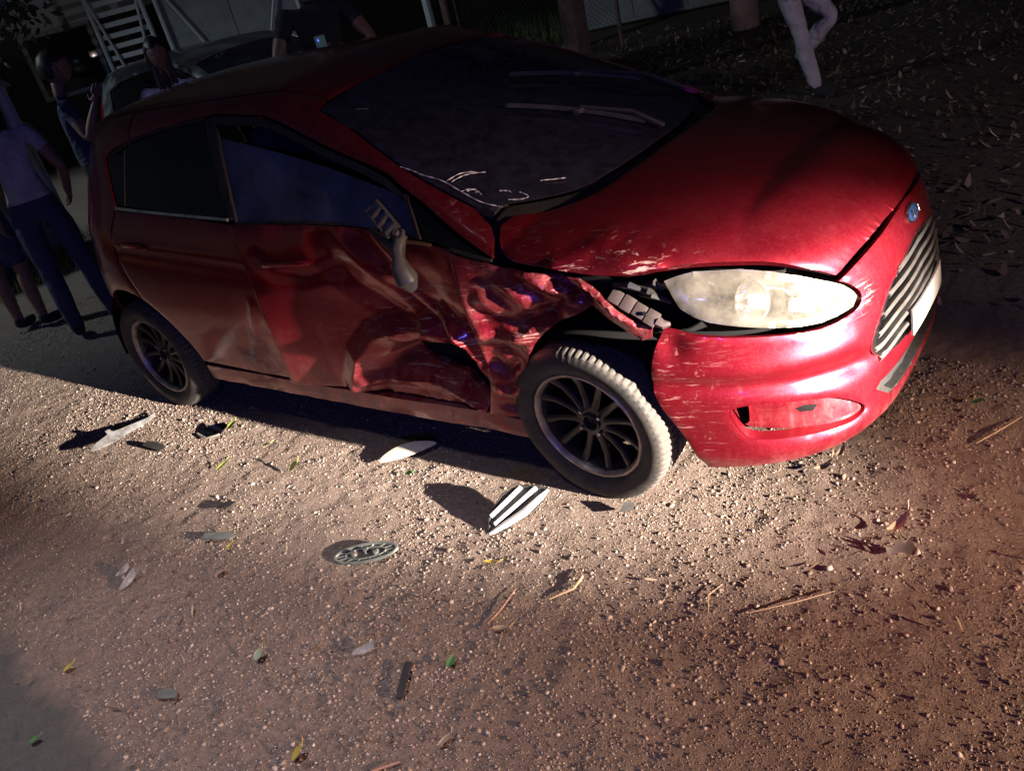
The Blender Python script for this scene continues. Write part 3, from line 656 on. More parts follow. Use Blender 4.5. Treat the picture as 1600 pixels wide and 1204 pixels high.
# cabin
dash = []
bm = bmesh.new(); bm_box(bm, (-.42, 0, .85), (.50, 1.30, .16)); bm_box(bm, (-.58, 0, .66), (.22, 1.28, .30)); bm_box(bm, (-.60, -.36, .955), (.20, .36, .05)); bm_box(bm, (-.75, 0, .5), (.4, .22, .40))
bmobj('dashboard', bm, BLACKP, car, bevel=.03)
pts = [(-.86+.06*math.sin(a), .36+.18*math.cos(a), .86+.17*math.sin(a)) for a in np.linspace(0, 2*math.pi, 25)]
sw = tube('steering_wheel', pts, .014, BLACKP, car, 8); tube('spoke', [(-.87, .20, .86), (-.84, .36, .85), (-.87, .52, .86)], .02, BLACKP, sw, 6); tube('column', [(-.84, .36, .85), (-.60, .36, .78)], .03, BLACKP, sw, 8)
for sx, sy in ((-1.35, -.36), (-1.35, .36), (-2.15, -.36), (-2.15, .36)):
    bm = bmesh.new(); bm_box(bm, (sx+.22, sy, .50), (.52, .50, .16)); st = bmobj('seat', bm, SEAT, car, bevel=.05)
    bm = bmesh.new(); bm_box(bm, (sx-.12, sy, .80), (.15, .48, .58), Matrix.Rotation(rad(-14), 3, 'Y')); bmobj('backrest', bm, SEAT, st, bevel=.05)
    bm = bmesh.new(); bm_box(bm, (sx-.22, sy, 1.17), (.10, .26, .17), Matrix.Rotation(rad(-10), 3, 'Y')); bmobj('headrest', bm, GREYP if sx > -2 else SEAT, st, bevel=.04)
bm = bmesh.new(); bm_box(bm, (-.93, .05, 1.245), (.045, .22, .07), Matrix.Rotation(rad(12), 3, 'Z')); rvm = bmobj('interior_mirror', bm, MIRP, car, bevel=.012)
tube('mirror_stem', [(-.92, .03, 1.25), (-.86, .0, 1.27), (-.80, .0, 1.275)], [.008, .01, .016], BLACKP, rvm, 8)
# pillar trims inside the glass
for s in (-1, 1):
    P = map_phi(np.array([-1.0, -.8, -.6, -.4, -.25]), s*np.array([31.5, 36, 41.5, 46, 50.])); tube('pillar_lining', P-grad(P)*.055, .042, GREYP, car, 10)
# wipers on the glass
def glass_pt(x, p, off): P = map_phi(np.array([x]), np.array([p])); return Vector((P+grad(P)*off)[0])
def wiper(chart, base):
    n = 10; T = np.linspace(0, 1, n); (x0, p0), (x1, p1) = chart
    bl = [glass_pt(x0+(x1-x0)*t, p0+(p1-p0)*t, .006) for t in T]; mid = glass_pt((x0+x1)/2, (p0+p1)/2, .028); bs = glass_pt(*base, .012)
    wp = tube('wiper', [bs, glass_pt((base[0]*.6+(x0+x1)*.2), (base[1]*.6+(p0+p1)*.2), .040), mid], [.013, .009, .007], GREYP, car, 8)
    V = []; Fq = []
    for p in bl:
        nrm = Vector((.35, 0, .94)); V += [p-Vector((.004, 0, 0)), p+nrm*.016-Vector((.006, 0, 0)), p+nrm*.016+Vector((.006, 0, 0)), p+Vector((.004, 0, 0))]
    for i in range(n-1):
        for k in range(4): Fq.append((i*4+k, i*4+(k+1) % 4, i*4+4+(k+1) % 4, i*4+4+k))
    pyobj('wiper_blade', V, Fq, MIRP, wp); box('blade_clip', mid-Vector((0, 0, .012)), (.03, .05, .016), STEEL, wp, .003)
wiper([(-.637, -2.1), (-.336, -37.2)], (-.215, -47))
wiper([(-.50, 16), (-.13, -8)], (-.075, -12))
# broken wing mirror hanging from its stalk
def side_pt(x, z, off):
    P = map_side(-1)(np.array([x]), np.array([z])); return Vector((P+grad(P)*off)[0])
m0 = side_pt(-.525, .945, .03); m1 = side_pt(-.52, .905, .055); m2 = side_pt(-.508, .865, .062); m3 = side_pt(-.497, .825, .052); m4 = side_pt(-.50, .795, .035)
mir_ = tube('wing_mirror_stalk', [m0, m1, (m1+m2)/2, m2, m3, m4], [.020, .022, .021, .030, .038, .020], MIRP, car, 16)
mir_['label'] = 'broken wing mirror stalk with its housing torn off'
tube('pivot_ring', [m0+Vector((0, -.004, .004)), m0+Vector((0, -.014, .014))], .022, MIRP, mir_, 16); tube('pivot_screw', [m0+Vector((0, -.01, .01)), m0+Vector((0, -.022, .022))], .010, STEEL, mir_, 10)
q0 = side_pt(-.545, .958, .05); q1 = side_pt(-.625, 1.02, .06); dq = q1-q0; u = dq.normalized(); w_ = Vector((.5, -.75, .4)); w_ = (w_-u*w_.dot(u)).normalized(); rq = Matrix((u, u.cross(w_), w_)).transposed()
bm = bmesh.new(); bm_box(bm, (q0+q1)/2, (dq.length+.02, .058, .012), rq)
for t, s_ in ((.0, .9), (.35, 1), (.7, .8)): bm_box(bm, q0+dq*t+w_*.012, (.008, .050*s_, .018), rq)
bm_box(bm, (q0+q1)/2+u.cross(w_)*.024+w_*.01, (dq.length, .005, .022), rq); bm_box(bm, (q0+q1)/2-u.cross(w_)*.024+w_*.008, (dq.length*.7, .005, .018), rq)
bmobj('mirror_bracket', bm, MIRP, mir_, bevel=.002)
tube('mirror_base', [side_pt(-.68, .962, .012), side_pt(-.62, .935, .022), side_pt(-.56, .915, .028), side_pt(-.525, .90, .035)], [.006, .014, .02, .02], BLACKP, mir_, 10)
tube('mirror_wire', [side_pt(-.52, .93, .03), side_pt(-.45, .925, .02), side_pt(-.42, .92, .008)], .006, mat('orange_wire', (.06, .03, .01), .6), mir_, 6)
# splintered glass at the lower corner of the windscreen
for pts in ([(-.594,45.4),(-.546,46.0),(-.507,46.7),(-.443,47.3),(-.37,49.2),(-.297,51.0),(-.235,51.5)], [(-.416,47.2),(-.405,45.5),(-.385,44.0),(-.354,42.8)], [(-.43,47.2),(-.415,44.7),(-.38,43.2)], [(-.37,49.2),(-.352,48.2),(-.325,48.6),(-.31,49.3)], [(-.277,47.4),(-.26,47.0),(-.243,47.2)], [(-.225,46.7),(-.195,47.4),(-.205,48.6),(-.235,49.3)], [(-.355,48.9),(-.34,48.0),(-.33,48.9)], [(-.201,41.8),(-.175,40.2),(-.15,38.6)]):
    pp = cr_spline(pts, 6); rr = [max(.0005, .0013*(1+.8*math.sin(k*1.7+pts[0][0]*50))) for k in range(len(pp))]
    tube('glass_crack', [glass_pt(x, p, .000) for x, p in pp], rr, CRACK, wscr, 5)

# ------------------------------------------------------------------ wheels
def make_wheel(parent, loc, side, steer=0, camber=0, flat=0., lip=LIP, simple=False):
    hub = Vector(loc); R = Matrix.Rotation(rad(steer), 4, 'Z') @ Matrix.Rotation(rad(camber), 4, 'X')
    T = Matrix.Translation(hub) @ R @ Matrix.Diagonal((1, -side, 1, 1))   # local +y points inwards, -y outwards
    def put(name, v, f, m, par, ang=35, post=None):
        v = [T @ Vector(p) for p in v]
        if post: v = [post(p) for p in v]
        if side > 0: f = [q[::-1] for q in f]
        return pyobj(name, v, f, m, par, True, ang)
    barrel = [(.085,.190),(.06,.183),(.0,.172),(-.05,.180),(-.074,.190),(-.080,.196)]
    W_ = put('wheel', *lathe_data([(-.080,.196)]+[(-.074,.189),(-.05,.182),(.0,.174),(.06,.183),(.085,.196)], 48), RIMB, parent)
    put('rim_lip', *lathe_data([(-.068,.186),(-.080,.189),(-.086,.194),(-.086,.201),(-.080,.207),(-.070,.206)], 56, mod=lambda k, j, y, r: r+.0015*math.sin(k*2.3)*math.sin(k*.7)), lip, W_)
    RT = .289
    def clampz(p):
        z = p.z
        if flat and z < .11:
            t = min(1, (.11-z)/.11); p = Vector((p.x, p.y+(p.y-hub.y)*.22*flat*t, max(z, .014+.004*t)))
        elif z < .003: p = Vector((p.x, p.y, .003))
        return p
    prof = [(-.074,.204),(-.088,.209),(-.098,.222),(-.103,.240),(-.101,.258),(-.095,.272),(-.088,.280),(-.074,RT-.003),(-.058,RT),(-.052,RT),(-.050,RT-.008),(-.042,RT-.008),(-.040,RT+.001),(-.016,RT+.001),(-.014,RT-.008),(-.006,RT-.008),(-.004,RT+.001),(.02,RT+.001),(.022,RT-.008),(.03,RT-.008),(.032,RT),(.074,RT-.004),(.088,.278),(.1,.25),(.09,.212),(.074,.204)]
    NSEG = 72 if simple else 216
    def md(k, j, y, r):
        if simple: return r
        g = (k % 3 == 0)
        if j in (6, 7, 8, 9) or j in (20, 21): return r-(.005 if g else 0)
        if j in (12, 13, 16, 17): return r-(.004 if (k+1) % 3 == 0 else 0)
        return r
    ty = put('tyre', *lathe_data(prof, NSEG, mod=md), [RUBBER, TREAD], W_, 30, clampz)
    if not simple:
        n = len(prof)-1
        mi = np.array([1 if 6 <= (i % n) <= 21 else 0 for i in range(len(ty.data.polygons))], np.int32); ty.data.polygons.foreach_set('material_index', mi)
    ns = 12
    for k in range(ns):
        a = 2*math.pi*(k+.25)/ns; V = []
        for (r, y0, y1, hw) in ((.048,-.052,-.020,.0150),(.09,-.046,-.018,.0120),(.14,-.047,-.022,.0115),(.184,-.062,-.034,.0170)):
            for (y, hh) in ((y0, hw*.45), (y0+.006, hw), (y1, hw*.8)):
                for sgn in (1, -1):
                    V.append((r*math.cos(a)-sgn*hh*math.sin(a), y, r*math.sin(a)+sgn*hh*math.cos(a)))
        Fq = []
        ring = [0, 2, 4, 5, 3, 1]
        for s_ in range(3):
            for i in range(6): Fq.append((s_*6+ring[i], s_*6+ring[(i+1) % 6], s_*6+6+ring[(i+1) % 6], s_*6+6+ring[i]))
        put('spoke', V, Fq, RIMB, W_, 50)
    put('hub', *lathe_data([(-.02,.060),(-.044,.060),(-.050,.056),(-.052,.040),(-.052,.036),(-.060,.034),(-.062,.030),(-.060,.026),(-.040,.024),(-.030,.001)], 32), RIMB, W_)
    for k in range(4):
        a = math.pi/2*k+.6; v, f = lathe_data([(-.038,.001),(-.058,.0075),(-.064,.006),(-.064,.001)][::-1], 6); put('lug_nut', [(x+.047*math.cos(a), y, z+.047*math.sin(a)) for x, y, z in v], f, STEEL, W_)
    put('brake_disc', *lathe_data([(.0,.001),(.0,.125),(.012,.125),(.012,.001)], 32), DARK, W_)
    return W_
fw = make_wheel(car, (-.008, -.705, .292), -1, -3, 4, 1.); fw['label'] = 'front wheel with black multi-spoke rim and flat tyre'
make_wheel(car, (-2.489, -.735, .287), -1); make_wheel(car, (0, .735, .289), 1, -3, simple=True); make_wheel(car, (-2.489, .745, .289), 1, simple=True)
tube('axle', [(-2.489, -.7, .28), (-2.489, .7, .28)], .03, DARK, car); tube('axle', [(0, -.7, .28), (0, .7, .28)], .03, DARK, car)

# ------------------------------------------------------------------ ground: one sheet, finely worked near the camera
def gh(x, y):
    x = np.asarray(x, float); y = np.asarray(y, float)
    near = np.clip(1-np.maximum(0, np.hypot(x+1, y+1)-5)/6, 0, 1)
    h = .010*fbm(x*1.1, y*1.1, 3, 21)+near*(.007*fbm(x*7, y*7, 3, 22)+.005*fbm(x*26, y*26, 3, 23))
    h -= .006+.010*gs(x, y, 0, -.8, .35, .25)*0
    wheel = sum(gs(x, y, cx, cy, .25, .2) for cx, cy in ((0,-.78),(-2.49,-.78),(0,.78),(-2.49,.78)))
    return h*(1-np.clip(wheel, 0, 1))-.002*np.clip(wheel, 0, 1)+.014*gs(x, y, 0, -.78, .45, .30)
def axis(lo, hi, fine, far):
    a = list(np.arange(lo, hi+1e-9, fine)); s = fine
    L = [lo]; 
    while L[-1] > -far: s *= 1.18; L.append(L[-1]-s)
    s = fine; Rr = [hi]
    while Rr[-1] < far: s *= 1.18; Rr.append(Rr[-1]+s)
    return np.array(L[:0:-1]+a+Rr[1:])
gxs = axis(-5.0, 1.75, .0125, 70); gys = axis(-2.65, .45, .0125, 70)
GX, GY = np.meshgrid(gxs, gys); GZ = gh(GX, GY); nx, ny = len(gxs), len(gys)
me = bpy.data.meshes.new('ground'); me.vertices.add(nx*ny); me.vertices.foreach_set('co', np.stack([GX, GY, GZ], -1).astype(np.float32).ravel())
ii = (np.arange(ny-1)[:, None]*nx+np.arange(nx-1)[None, :]).ravel(); q = np.stack([ii, ii+1, ii+nx+1, ii+nx], 1).astype(np.int32)
me.loops.add(q.size); me.loops.foreach_set('vertex_index', q.ravel()); me.polygons.add(len(q)); me.polygons.foreach_set('loop_start', (np.arange(len(q))*4).astype(np.int32)); me.update(calc_edges=True)
GROUND = mat('dirt_road', (.3, .22, .17), .95); t = NT(GROUND); v = t.coord()
n1 = t.noise(v, 1.3, 6, .65); n2 = t.noise(v, 45, 6, .75); n3 = t.noise(v, 220, 3, .7)
c = t.ramp(n2, [(.28, (.125, .097, .082)), (.5, (.25, .195, .165)), (.72, (.40, .325, .275))])
c = t.mix(t.rng(n1, .35, .7), c, (.215, .165, .14))
sp = t.rng(n3, .60, .70); c = t.mix(t.math('MULTIPLY', sp, .6), c, (.42, .36, .30))
# packed grey tarmac in the near left corner, dark leafy soil beyond the car
sep = t.add('ShaderNodeSeparateXYZ'); t.link(v, sep.inputs[0])
edge = t.math('ADD', t.math('SUBTRACT', t.math('MULTIPLY', sep.outputs[0], -.10), sep.outputs[1]), t.math('MULTIPLY', t.math('SUBTRACT', t.noise(v, 2.2, 5), .5), .35))
tar = t.rng(edge, 2.27, 2.37); tc = t.ramp(t.noise(v, 120, 5, .8), [(.3, (.060, .066, .066)), (.7, (.125, .13, .125))])
c = t.mix(t.math('MULTIPLY', tar, .85), c, tc)
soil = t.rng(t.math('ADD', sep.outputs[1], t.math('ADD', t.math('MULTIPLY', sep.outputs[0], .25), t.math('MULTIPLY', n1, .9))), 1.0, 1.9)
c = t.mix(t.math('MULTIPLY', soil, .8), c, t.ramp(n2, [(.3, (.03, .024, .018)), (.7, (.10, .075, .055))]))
t.link(c, t.b.inputs['Base Color']); t.bump(t.math('ADD', n2, t.math('MULTIPLY', n3, .5)), 1.0, .014)
t.b.inputs['Specular IOR Level'].default_value = .15
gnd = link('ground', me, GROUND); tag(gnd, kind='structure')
# gravel: tens of thousands of small stones
def icosa():
    p = (1+5**.5)/2; v = np.array([(-1,p,0),(1,p,0),(-1,-p,0),(1,-p,0),(0,-1,p),(0,1,p),(0,-1,-p),(0,1,-p),(p,0,-1),(p,0,1),(-p,0,-1),(-p,0,1)]); v /= np.linalg.norm(v[0])
    f = np.array([(0,11,5),(0,5,1),(0,1,7),(0,7,10),(0,10,11),(1,5,9),(5,11,4),(11,10,2),(10,7,6),(7,1,8),(3,9,4),(3,4,2),(3,2,6),(3,6,8),(3,8,9),(4,9,5),(2,4,11),(6,2,10),(8,6,7),(9,8,1)]); return v, f
def gravel(name, n, xr, yr, rlo, rhi, m, keep, fine=False):
    V0, F0 = icosa()
    if fine: V0 = np.array([(1,0,0),(-1,0,0),(0,1,0),(0,-1,0),(0,0,1),(0,0,-1)], float); F0 = np.array([(0,2,4),(2,1,4),(1,3,4),(3,0,4),(2,0,5),(1,2,5),(3,1,5),(0,3,5)])
    NV = len(V0); x = RNG.uniform(*xr, n*3); y = RNG.uniform(*yr, n*3); k = RNG.random(n*3) < keep(x, y); x, y = x[k][:n], y[k][:n]; n = len(x)
    r = rlo*(rhi/rlo)**(RNG.random(n)**2.6); sc = RNG.uniform(.65, 1.35, (n, 3))*r[:, None]; sc[:, 2] *= .68
    P = V0[None]*(1+RNG.uniform(-.38, .38, (n, NV, 1)))*sc[:, None, :]
    a = RNG.uniform(0, 6.28, n); ca, sa = np.cos(a), np.sin(a); X = P[..., 0]*ca[:, None]-P[..., 1]*sa[:, None]; Y = P[..., 0]*sa[:, None]+P[..., 1]*ca[:, None]
    Z = P[..., 2]+(gh(x, y)+sc[:, 2]*.32)[:, None]
    co = np.stack([X+x[:, None], Y+y[:, None], Z], -1).astype(np.float32)
    Fi = (F0[None]+(np.arange(n)*NV)[:, None, None]).astype(np.int32).reshape(-1, 3)
    me = bpy.data.meshes.new(name); me.vertices.add(n*NV); me.vertices.foreach_set('co', co.ravel()); me.loops.add(Fi.size); me.loops.foreach_set('vertex_index', Fi.ravel())
    me.polygons.add(len(Fi)); me.polygons.foreach_set('loop_start', (np.arange(len(Fi))*3).astype(np.int32)); me.update(calc_edges=True)
    at = me.attributes.new('tone', 'FLOAT', 'POINT'); at.data.foreach_set('value', np.repeat(RNG.random(n), NV).astype(np.float32))
    o = link(name, me, m, smooth=False); return o
STONE = mat('gravel_stone', (.4, .3, .25), .85); t = NT(STONE); tn = t.attr('tone')
c = t.ramp(tn, [(.0, (.09, .072, .062)), (.3, (.22, .172, .145)), (.7, (.34, .27, .225)), (.93, (.44, .37, .31)), (1, (.58, .53, .49))]); t.link(c, t.b.inputs['Base Color']); t.b.inputs['Specular IOR Level'].default_value = .25
offtar = lambda x, y: ((-.10*x-y) < 2.30).astype(float)
clump = lambda x, y: np.clip(.45+1.6*fbm(x*2.3, y*2.3, 3, 40), .12, 1)*offtar(x, y)
tag(gravel('gravel', 44000, (-5.2, 1.7), (-2.45, .35), .0022, .0062, STONE, clump), 'loose sandy gravel strewn over the dirt road', 'gravel', kind='stuff')
tag(gravel('coarse_gravel', 900, (-5.2, 1.7), (-2.45, .2), .005, .012, STONE, clump), 'coarser stones and clods scattered among the gravel', 'gravel', kind='stuff')
tag(gravel('sand_grains', 165000, (-4.6, 1.7), (-2.45, .25), .0012, .0034, STONE, lambda x, y: np.clip(.6+1.2*fbm(x*2.3, y*2.3, 3, 41), .3, 1)*offtar(x, y), True), 'coarse sand grains covering the dirt road', 'sand', kind='stuff')
# dry leaves and stalks beyond the car
def scatter_leaves(name, n, xr, yr, L, Wd, m, keep=lambda x, y: np.ones_like(x), lift=.006, up=0.):
    x = RNG.uniform(*xr, n); y = RNG.uniform(*yr, n); k = RNG.random(n) < keep(x, y); x, y = x[k], y[k]; n = len(x); z = gh(x, y)
    a = RNG.uniform(0, 6.28, n); l = RNG.uniform(*L, n); w = RNG.uniform(*Wd, n); tilt = RNG.normal(0, .35, n)+up; co = []
    d = np.stack([np.cos(a)*np.cos(tilt), np.sin(a)*np.cos(tilt), np.sin(tilt)], 1); s = np.stack([-np.sin(a), np.cos(a), RNG.normal(0, .35, n)], 1)
    c = np.stack([x, y, z+lift+np.abs(np.sin(tilt))*l*.5], 1); curl = RNG.uniform(0, .25, n)*l
    pts = [c-d*(l/2)[:, None], c-d*(l/6)[:, None]+s*(w/2)[:, None]-np.array([0, 0, 1])*(curl*.3)[:, None], c-d*(l/6)[:, None]-s*(w/2)[:, None]-np.array([0, 0, 1])*(curl*.3)[:, None], c+d*(l/4)[:, None]+s*(w*.35)[:, None], c+d*(l/4)[:, None]-s*(w*.35)[:, None], c+d*(l/2)[:, None]+np.array([0, 0, 1])*curl[:, None]]
    co = np.stack(pts, 1); F0 = np.array([(0,1,2),(1,3,4),(1,4,2),(3,5,4)])
    Fi = (F0[None]+(np.arange(n)*6)[:, None, None]).reshape(-1, 3).astype(np.int32); me = bpy.data.meshes.new(name); me.vertices.add(n*6); me.vertices.foreach_set('co', co.astype(np.float32).ravel())
    me.loops.add(Fi.size); me.loops.foreach_set('vertex_index', Fi.ravel()); me.polygons.add(len(Fi)); me.polygons.foreach_set('loop_start', (np.arange(len(Fi))*3).astype(np.int32)); me.update(calc_edges=True)
    at = me.attributes.new('tone', 'FLOAT', 'POINT'); at.data.foreach_set('value', np.repeat(RNG.random(n), 6).astype(np.float32)); return link(name, me, m)
def tone_mat(name, stops, rough=.75):
    m = mat(name, (.2, .2, .1), rough); t = NT(m); t.link(t.ramp(t.attr('tone'), stops), t.b.inputs['Base Color']); return m
LITTER = tone_mat('dry_leaf_litter', [(0, (.045, .030, .020)), (.5, (.12, .082, .055)), (.85, (.26, .19, .135)), (1, (.45, .38, .30))])
GRASSM = tone_mat('grass_blades', [(0, (.020, .045, .012)), (.6, (.05, .10, .025)), (1, (.11, .15, .05))])
tag(scatter_leaves('leaf_litter', 17000, (-6, 5), (.75, 9), (.02, .10), (.005, .032), LITTER, lambda x, y: np.clip((y+.2*x-.3)/1.2, .03, 1)), 'dry leaves and stalks littering the dark verge', 'leaf litter', kind='stuff')
tag(scatter_leaves('dry_stalks', 420, (-4.5, 1.7), (-2.3, .9), (.02, .06), (.003, .008), LITTER, lift=.010), 'short dry stalks lying on the gravel', 'dry stalks', kind='stuff')
tag(scatter_leaves('grass', 5000, (-9.5, -6.1), (-.6, 1.3), (.06, .16), (.004, .009), GRASSM, up=1.1), 'rough green grass growing by the grey wall', 'grass', kind='stuff')
tag(scatter_leaves('grass_bank', 9000, (-13, -6.5), (8.5, 16), (.10, .35), (.01, .03), GRASSM, up=1.0), 'tall grass growing behind the wire fence', 'grass', kind='stuff')

# ------------------------------------------------------------------ debris on the road
def place(o, x, y, z=0, rz=0, rx=0, ry=0):
    o.location = (x, y, float(gh(x, y))+z); o.rotation_euler = (rad(rx), rad(ry), rad(rz)); return o
def slab(name, poly, th, m, parent=None, bend=0, ang=35):
    c, Fc = mesh2d(poly, (), (1, 1), max(.006, min(.02, math.sqrt(abs(sum(poly[i][0]*poly[(i+1) % len(poly)][1]-poly[(i+1) % len(poly)][0]*poly[i][1] for i in range(len(poly))))/2)/6)))
    z = bend*(c[:, 0]**2+.5*c[:, 1]**2); n = len(c); V = [(a, b, h+th) for (a, b), h in zip(c, z)]+[(a, b, h) for (a, b), h in zip(c, z)]
    cnt = {}
    for f in Fc:
        for a, b in ((f[0], f[1]), (f[1], f[2]), (f[2], f[0])): cnt.setdefault((min(a, b), max(a, b)), []).append((a, b))
    F_ = [tuple(f) for f in Fc]+[tuple(f[::-1]+n) for f in Fc]+[(b, a, a+n, b+n) for v in cnt.values() if len(v) == 1 for a, b in v]
    return pyobj(name, V, F_, m, parent, True, ang)
# louvred lamp grille fragment
LOUW = mottled('louvre_grey', (.55, .56, .56), (.42, .43, .43), 20, .35)
lv = empty('louvred_grille_fragment', (-.215, -1.005, float(gh(-.215, -1.005))+.006)); lv.rotation_euler = (rad(40), rad(-6), rad(30)); lv.scale = (1.22,)*3
tag(lv, 'broken black grille fragment with pale louvre slats, upright on the gravel', 'car part')
shape = cr_spline([(-.085,-.010),(-.075,.035),(-.03,.085),(.02,.098),(.085,.085),(.105,.07),(.06,.03),(-.01,.0),(-.065,-.022)], 4, True)
slab('back_plate', shape, .006, BLACKP, lv)
for i, (a, b, wd) in enumerate([((-.070,.030),(.030,.094),.011),((-.062,.006),(.072,.083),.011)]):
    d = Vector((b[0]-a[0], b[1]-a[1], 0)); L = d.length; ang_ = math.atan2(d.y, d.x)
    bm = bmesh.new(); bm_box(bm, ((a[0]+b[0])/2, (a[1]+b[1])/2, .012), (L, wd, .012), Matrix.Rotation(ang_, 3, 'Z')); bmobj('slat', bm, LOUW, lv, bevel=.003)
tube('rim', [(-.080,-.016,.010),(-.03,.000,.014),(.03,.022,.016),(.08,.052,.016),(.104,.070,.012)], [.005,.010,.011,.009,.004], LOUW, lv, 8)
tube('rim', [(-.082,-.01,.006),(-.074,.035,.008),(-.03,.085,.008),(.02,.098,.008),(.085,.086,.008)], .004, BLACKP, lv, 6)
# oval cover plate
ov = empty('oval_cover_plate', (-.634, -1.322, float(gh(-.634, -1.322))+.012)); ov.rotation_euler = (rad(14), rad(-4), rad(29))
tag(ov, 'grey oval plastic cover with clips, lying inside up on the gravel', 'car part')
OVM = mottled('weathered_grey_plastic', (.075, .09, .086), (.15, .165, .155), 25, .5)
el = lambda a, b, n=30: [(a*math.cos(t_), b*math.sin(t_)) for t_ in np.linspace(0, 2*math.pi, n, endpoint=False)]
slab('plate', el(.115, .036), .005, BLACKP, ov)
tube('rim', [(x, y, .008) for x, y in el(.115, .036)+el(.115, .036)[:1]], .006, OVM, ov, 6); tube('inner_rim', [(x, y, .008) for x, y in el(.075, .021)+el(.075, .021)[:1]], .0035, OVM, ov, 5)
for k in range(14):
    a = 2*math.pi*k/14; tube('rib', [(.075*math.cos(a), .021*math.sin(a), .008), (.112*math.cos(a), .034*math.sin(a), .008)], .0035, OVM, ov, 5)
for x, y, r in ((-.045, .004, .014), (.0, .008, .011), (.04, -.006, .012)): tube('clip', [(x, y, .004), (x, y, .018), (x+.012, y, .022)], [r, r*.7, r*.4], STEEL if x < 0 else OVM, ov, 8)
def single(name, poly, th, m, label, cat, x, y, z=.01, rz=0, rx=0, ry=0, bend=0, group=None):
    o = slab(name, poly, th, m, bend=bend); place(o, x, y, z, rz, rx, ry); tag(o, label, cat, group); return o
single('clear_trim_strip', cr_spline([(-.20,-.02),(-.15,.015),(-.07,.035),(-.06,.06),(-.035,.06),(-.03,.035),(.06,.015),(.14,-.005),(.19,-.005),(.13,-.03),(.0,-.022),(-.1,-.03)], 3, True), .004, CLEARG, 'long curved clear plastic strip lying by the rear wheel', 'car part', -2.545, -1.12, .03, 99, 24, 6, .35)
mg = single('mirror_glass_piece', [(-.10,-.012),(-.06,.035),(.04,.045),(.085,.02),(.07,-.035),(.0,-.05)], .004, MIRRG, 'broken wing mirror glass in a pale rim, reflecting the sky', 'mirror glass', -2.03, -.95, .026, 12, 14, -8)
tube('rim', [(-.10,-.012,.004),(-.05,-.035,.005),(.0,-.052,.005),(.07,-.037,.005)], .005, WHITEP, mg, 6)
single('black_trim_fragment', [(-.06,-.015),(.05,-.02),(.065,.01),(.0,.022),(-.055,.012)], .008, BLACKP, 'small black trim fragment beside the mirror glass', 'car part', -2.247, -1.14, .02, 10, 18, 10)
single('white_panel_fragment', cr_spline([(-.11,-.035),(-.10,.0),(-.03,.045),(.06,.06),(.11,.05),(.05,.005),(-.02,-.025)], 3, True), .005, WHITEP, 'pale curved body panel fragment at the edge of the car shadow', 'car part', -.885, -.815, .03, 28, 14, 4, -.8)
single('grey_plastic_strip', [(-.07,-.016),(.05,-.016),(.07,.0),(.05,.014),(-.065,.012)], .006, OVM, 'small grey plastic strip lying behind the oval cover', 'car part', -1.28, -1.47, .02, 24, 12, 4)
single('clear_plastic_shard', cr_spline([(-.045,-.01),(-.01,.012),(.03,.02),(.045,.01),(.02,-.012),(-.03,-.02)], 3, True), .003, CLEARG, 'upright clear plastic shard, curved and glinting', 'shard', -1.43, -1.77, .02, 70, 30, -18, 5)
single('clear_plastic_shard', cr_spline([(-.03,.0),(.0,.010),(.03,.015),(.02,-.005),(-.01,-.008)], 3, True), .003, CLEARG, 'thin dark-edged plastic shard beside the glinting one', 'shard', -1.50, -1.755, .018, 85, 40, 0, 5)
single('clear_plastic_shard', [(-.035,-.012),(-.025,.004),(.03,.022),(.035,-.008),(.0,-.016)], .003, CLEARG, 'flat clear plastic shard near the grey bar', 'shard', -.328, -1.648, .014, 40, 12, 0, 2)
single('grey_plastic_bar', [(-.058,-.011),(.058,-.011),(.058,.011),(-.058,.011)], .006, GREYP, 'straight flat grey plastic bar lying on the dirt', 'car part', -.134, -1.68, .012, -62, 4, 3)
single('black_clip_fragment', cr_spline([(-.035,-.02),(-.03,.012),(.0,.02),(.035,.012),(.03,-.018)], 3, True), .008, BLACKP, 'black clip fragment under the flat front tyre', 'car part', -.045, -.775+.02, .012, 10, 10, 0)
single('dark_plastic_fragment', cr_spline([(-.035,-.01),(.0,.018),(.04,.012),(.02,-.012)], 3, True), .006, BLACKP, 'dark oval plastic fragment between two leaves', 'car part', -1.43, -1.33, .015, 30, 8, 0)
single('dark_plastic_fragment', cr_spline([(-.03,-.012),(-.01,.018),(.03,.015),(.035,-.008)], 3, True), .006, OVM, 'bluish dark plastic fragment next to a dry stalk', 'car part', -.80, -2.03, .012, 20, 8, 0)
single('black_shard', [(-.03,-.008),(.0,.02),(.03,.012),(.02,-.012)], .006, BLACKP, 'small black shard standing near the slatted fragment', 'shard', .12, -.845, .025, 40, 50, 0)
single('lamp_shard', [(-.035,-.015),(-.04,.008),(-.018,.004),(-.012,.026),(.012,.012),(.02,.03),(.036,.008),(.022,-.016),(.0,-.008)], .004, mottled('burnt_brown_plastic', (.05, .03, .022), (.09, .055, .04), 30, .5), 'jagged dark brown plastic shard stuck in the soil ahead of the bumper', 'shard', .915, -.735, .022, 20, 55, 0, 4)
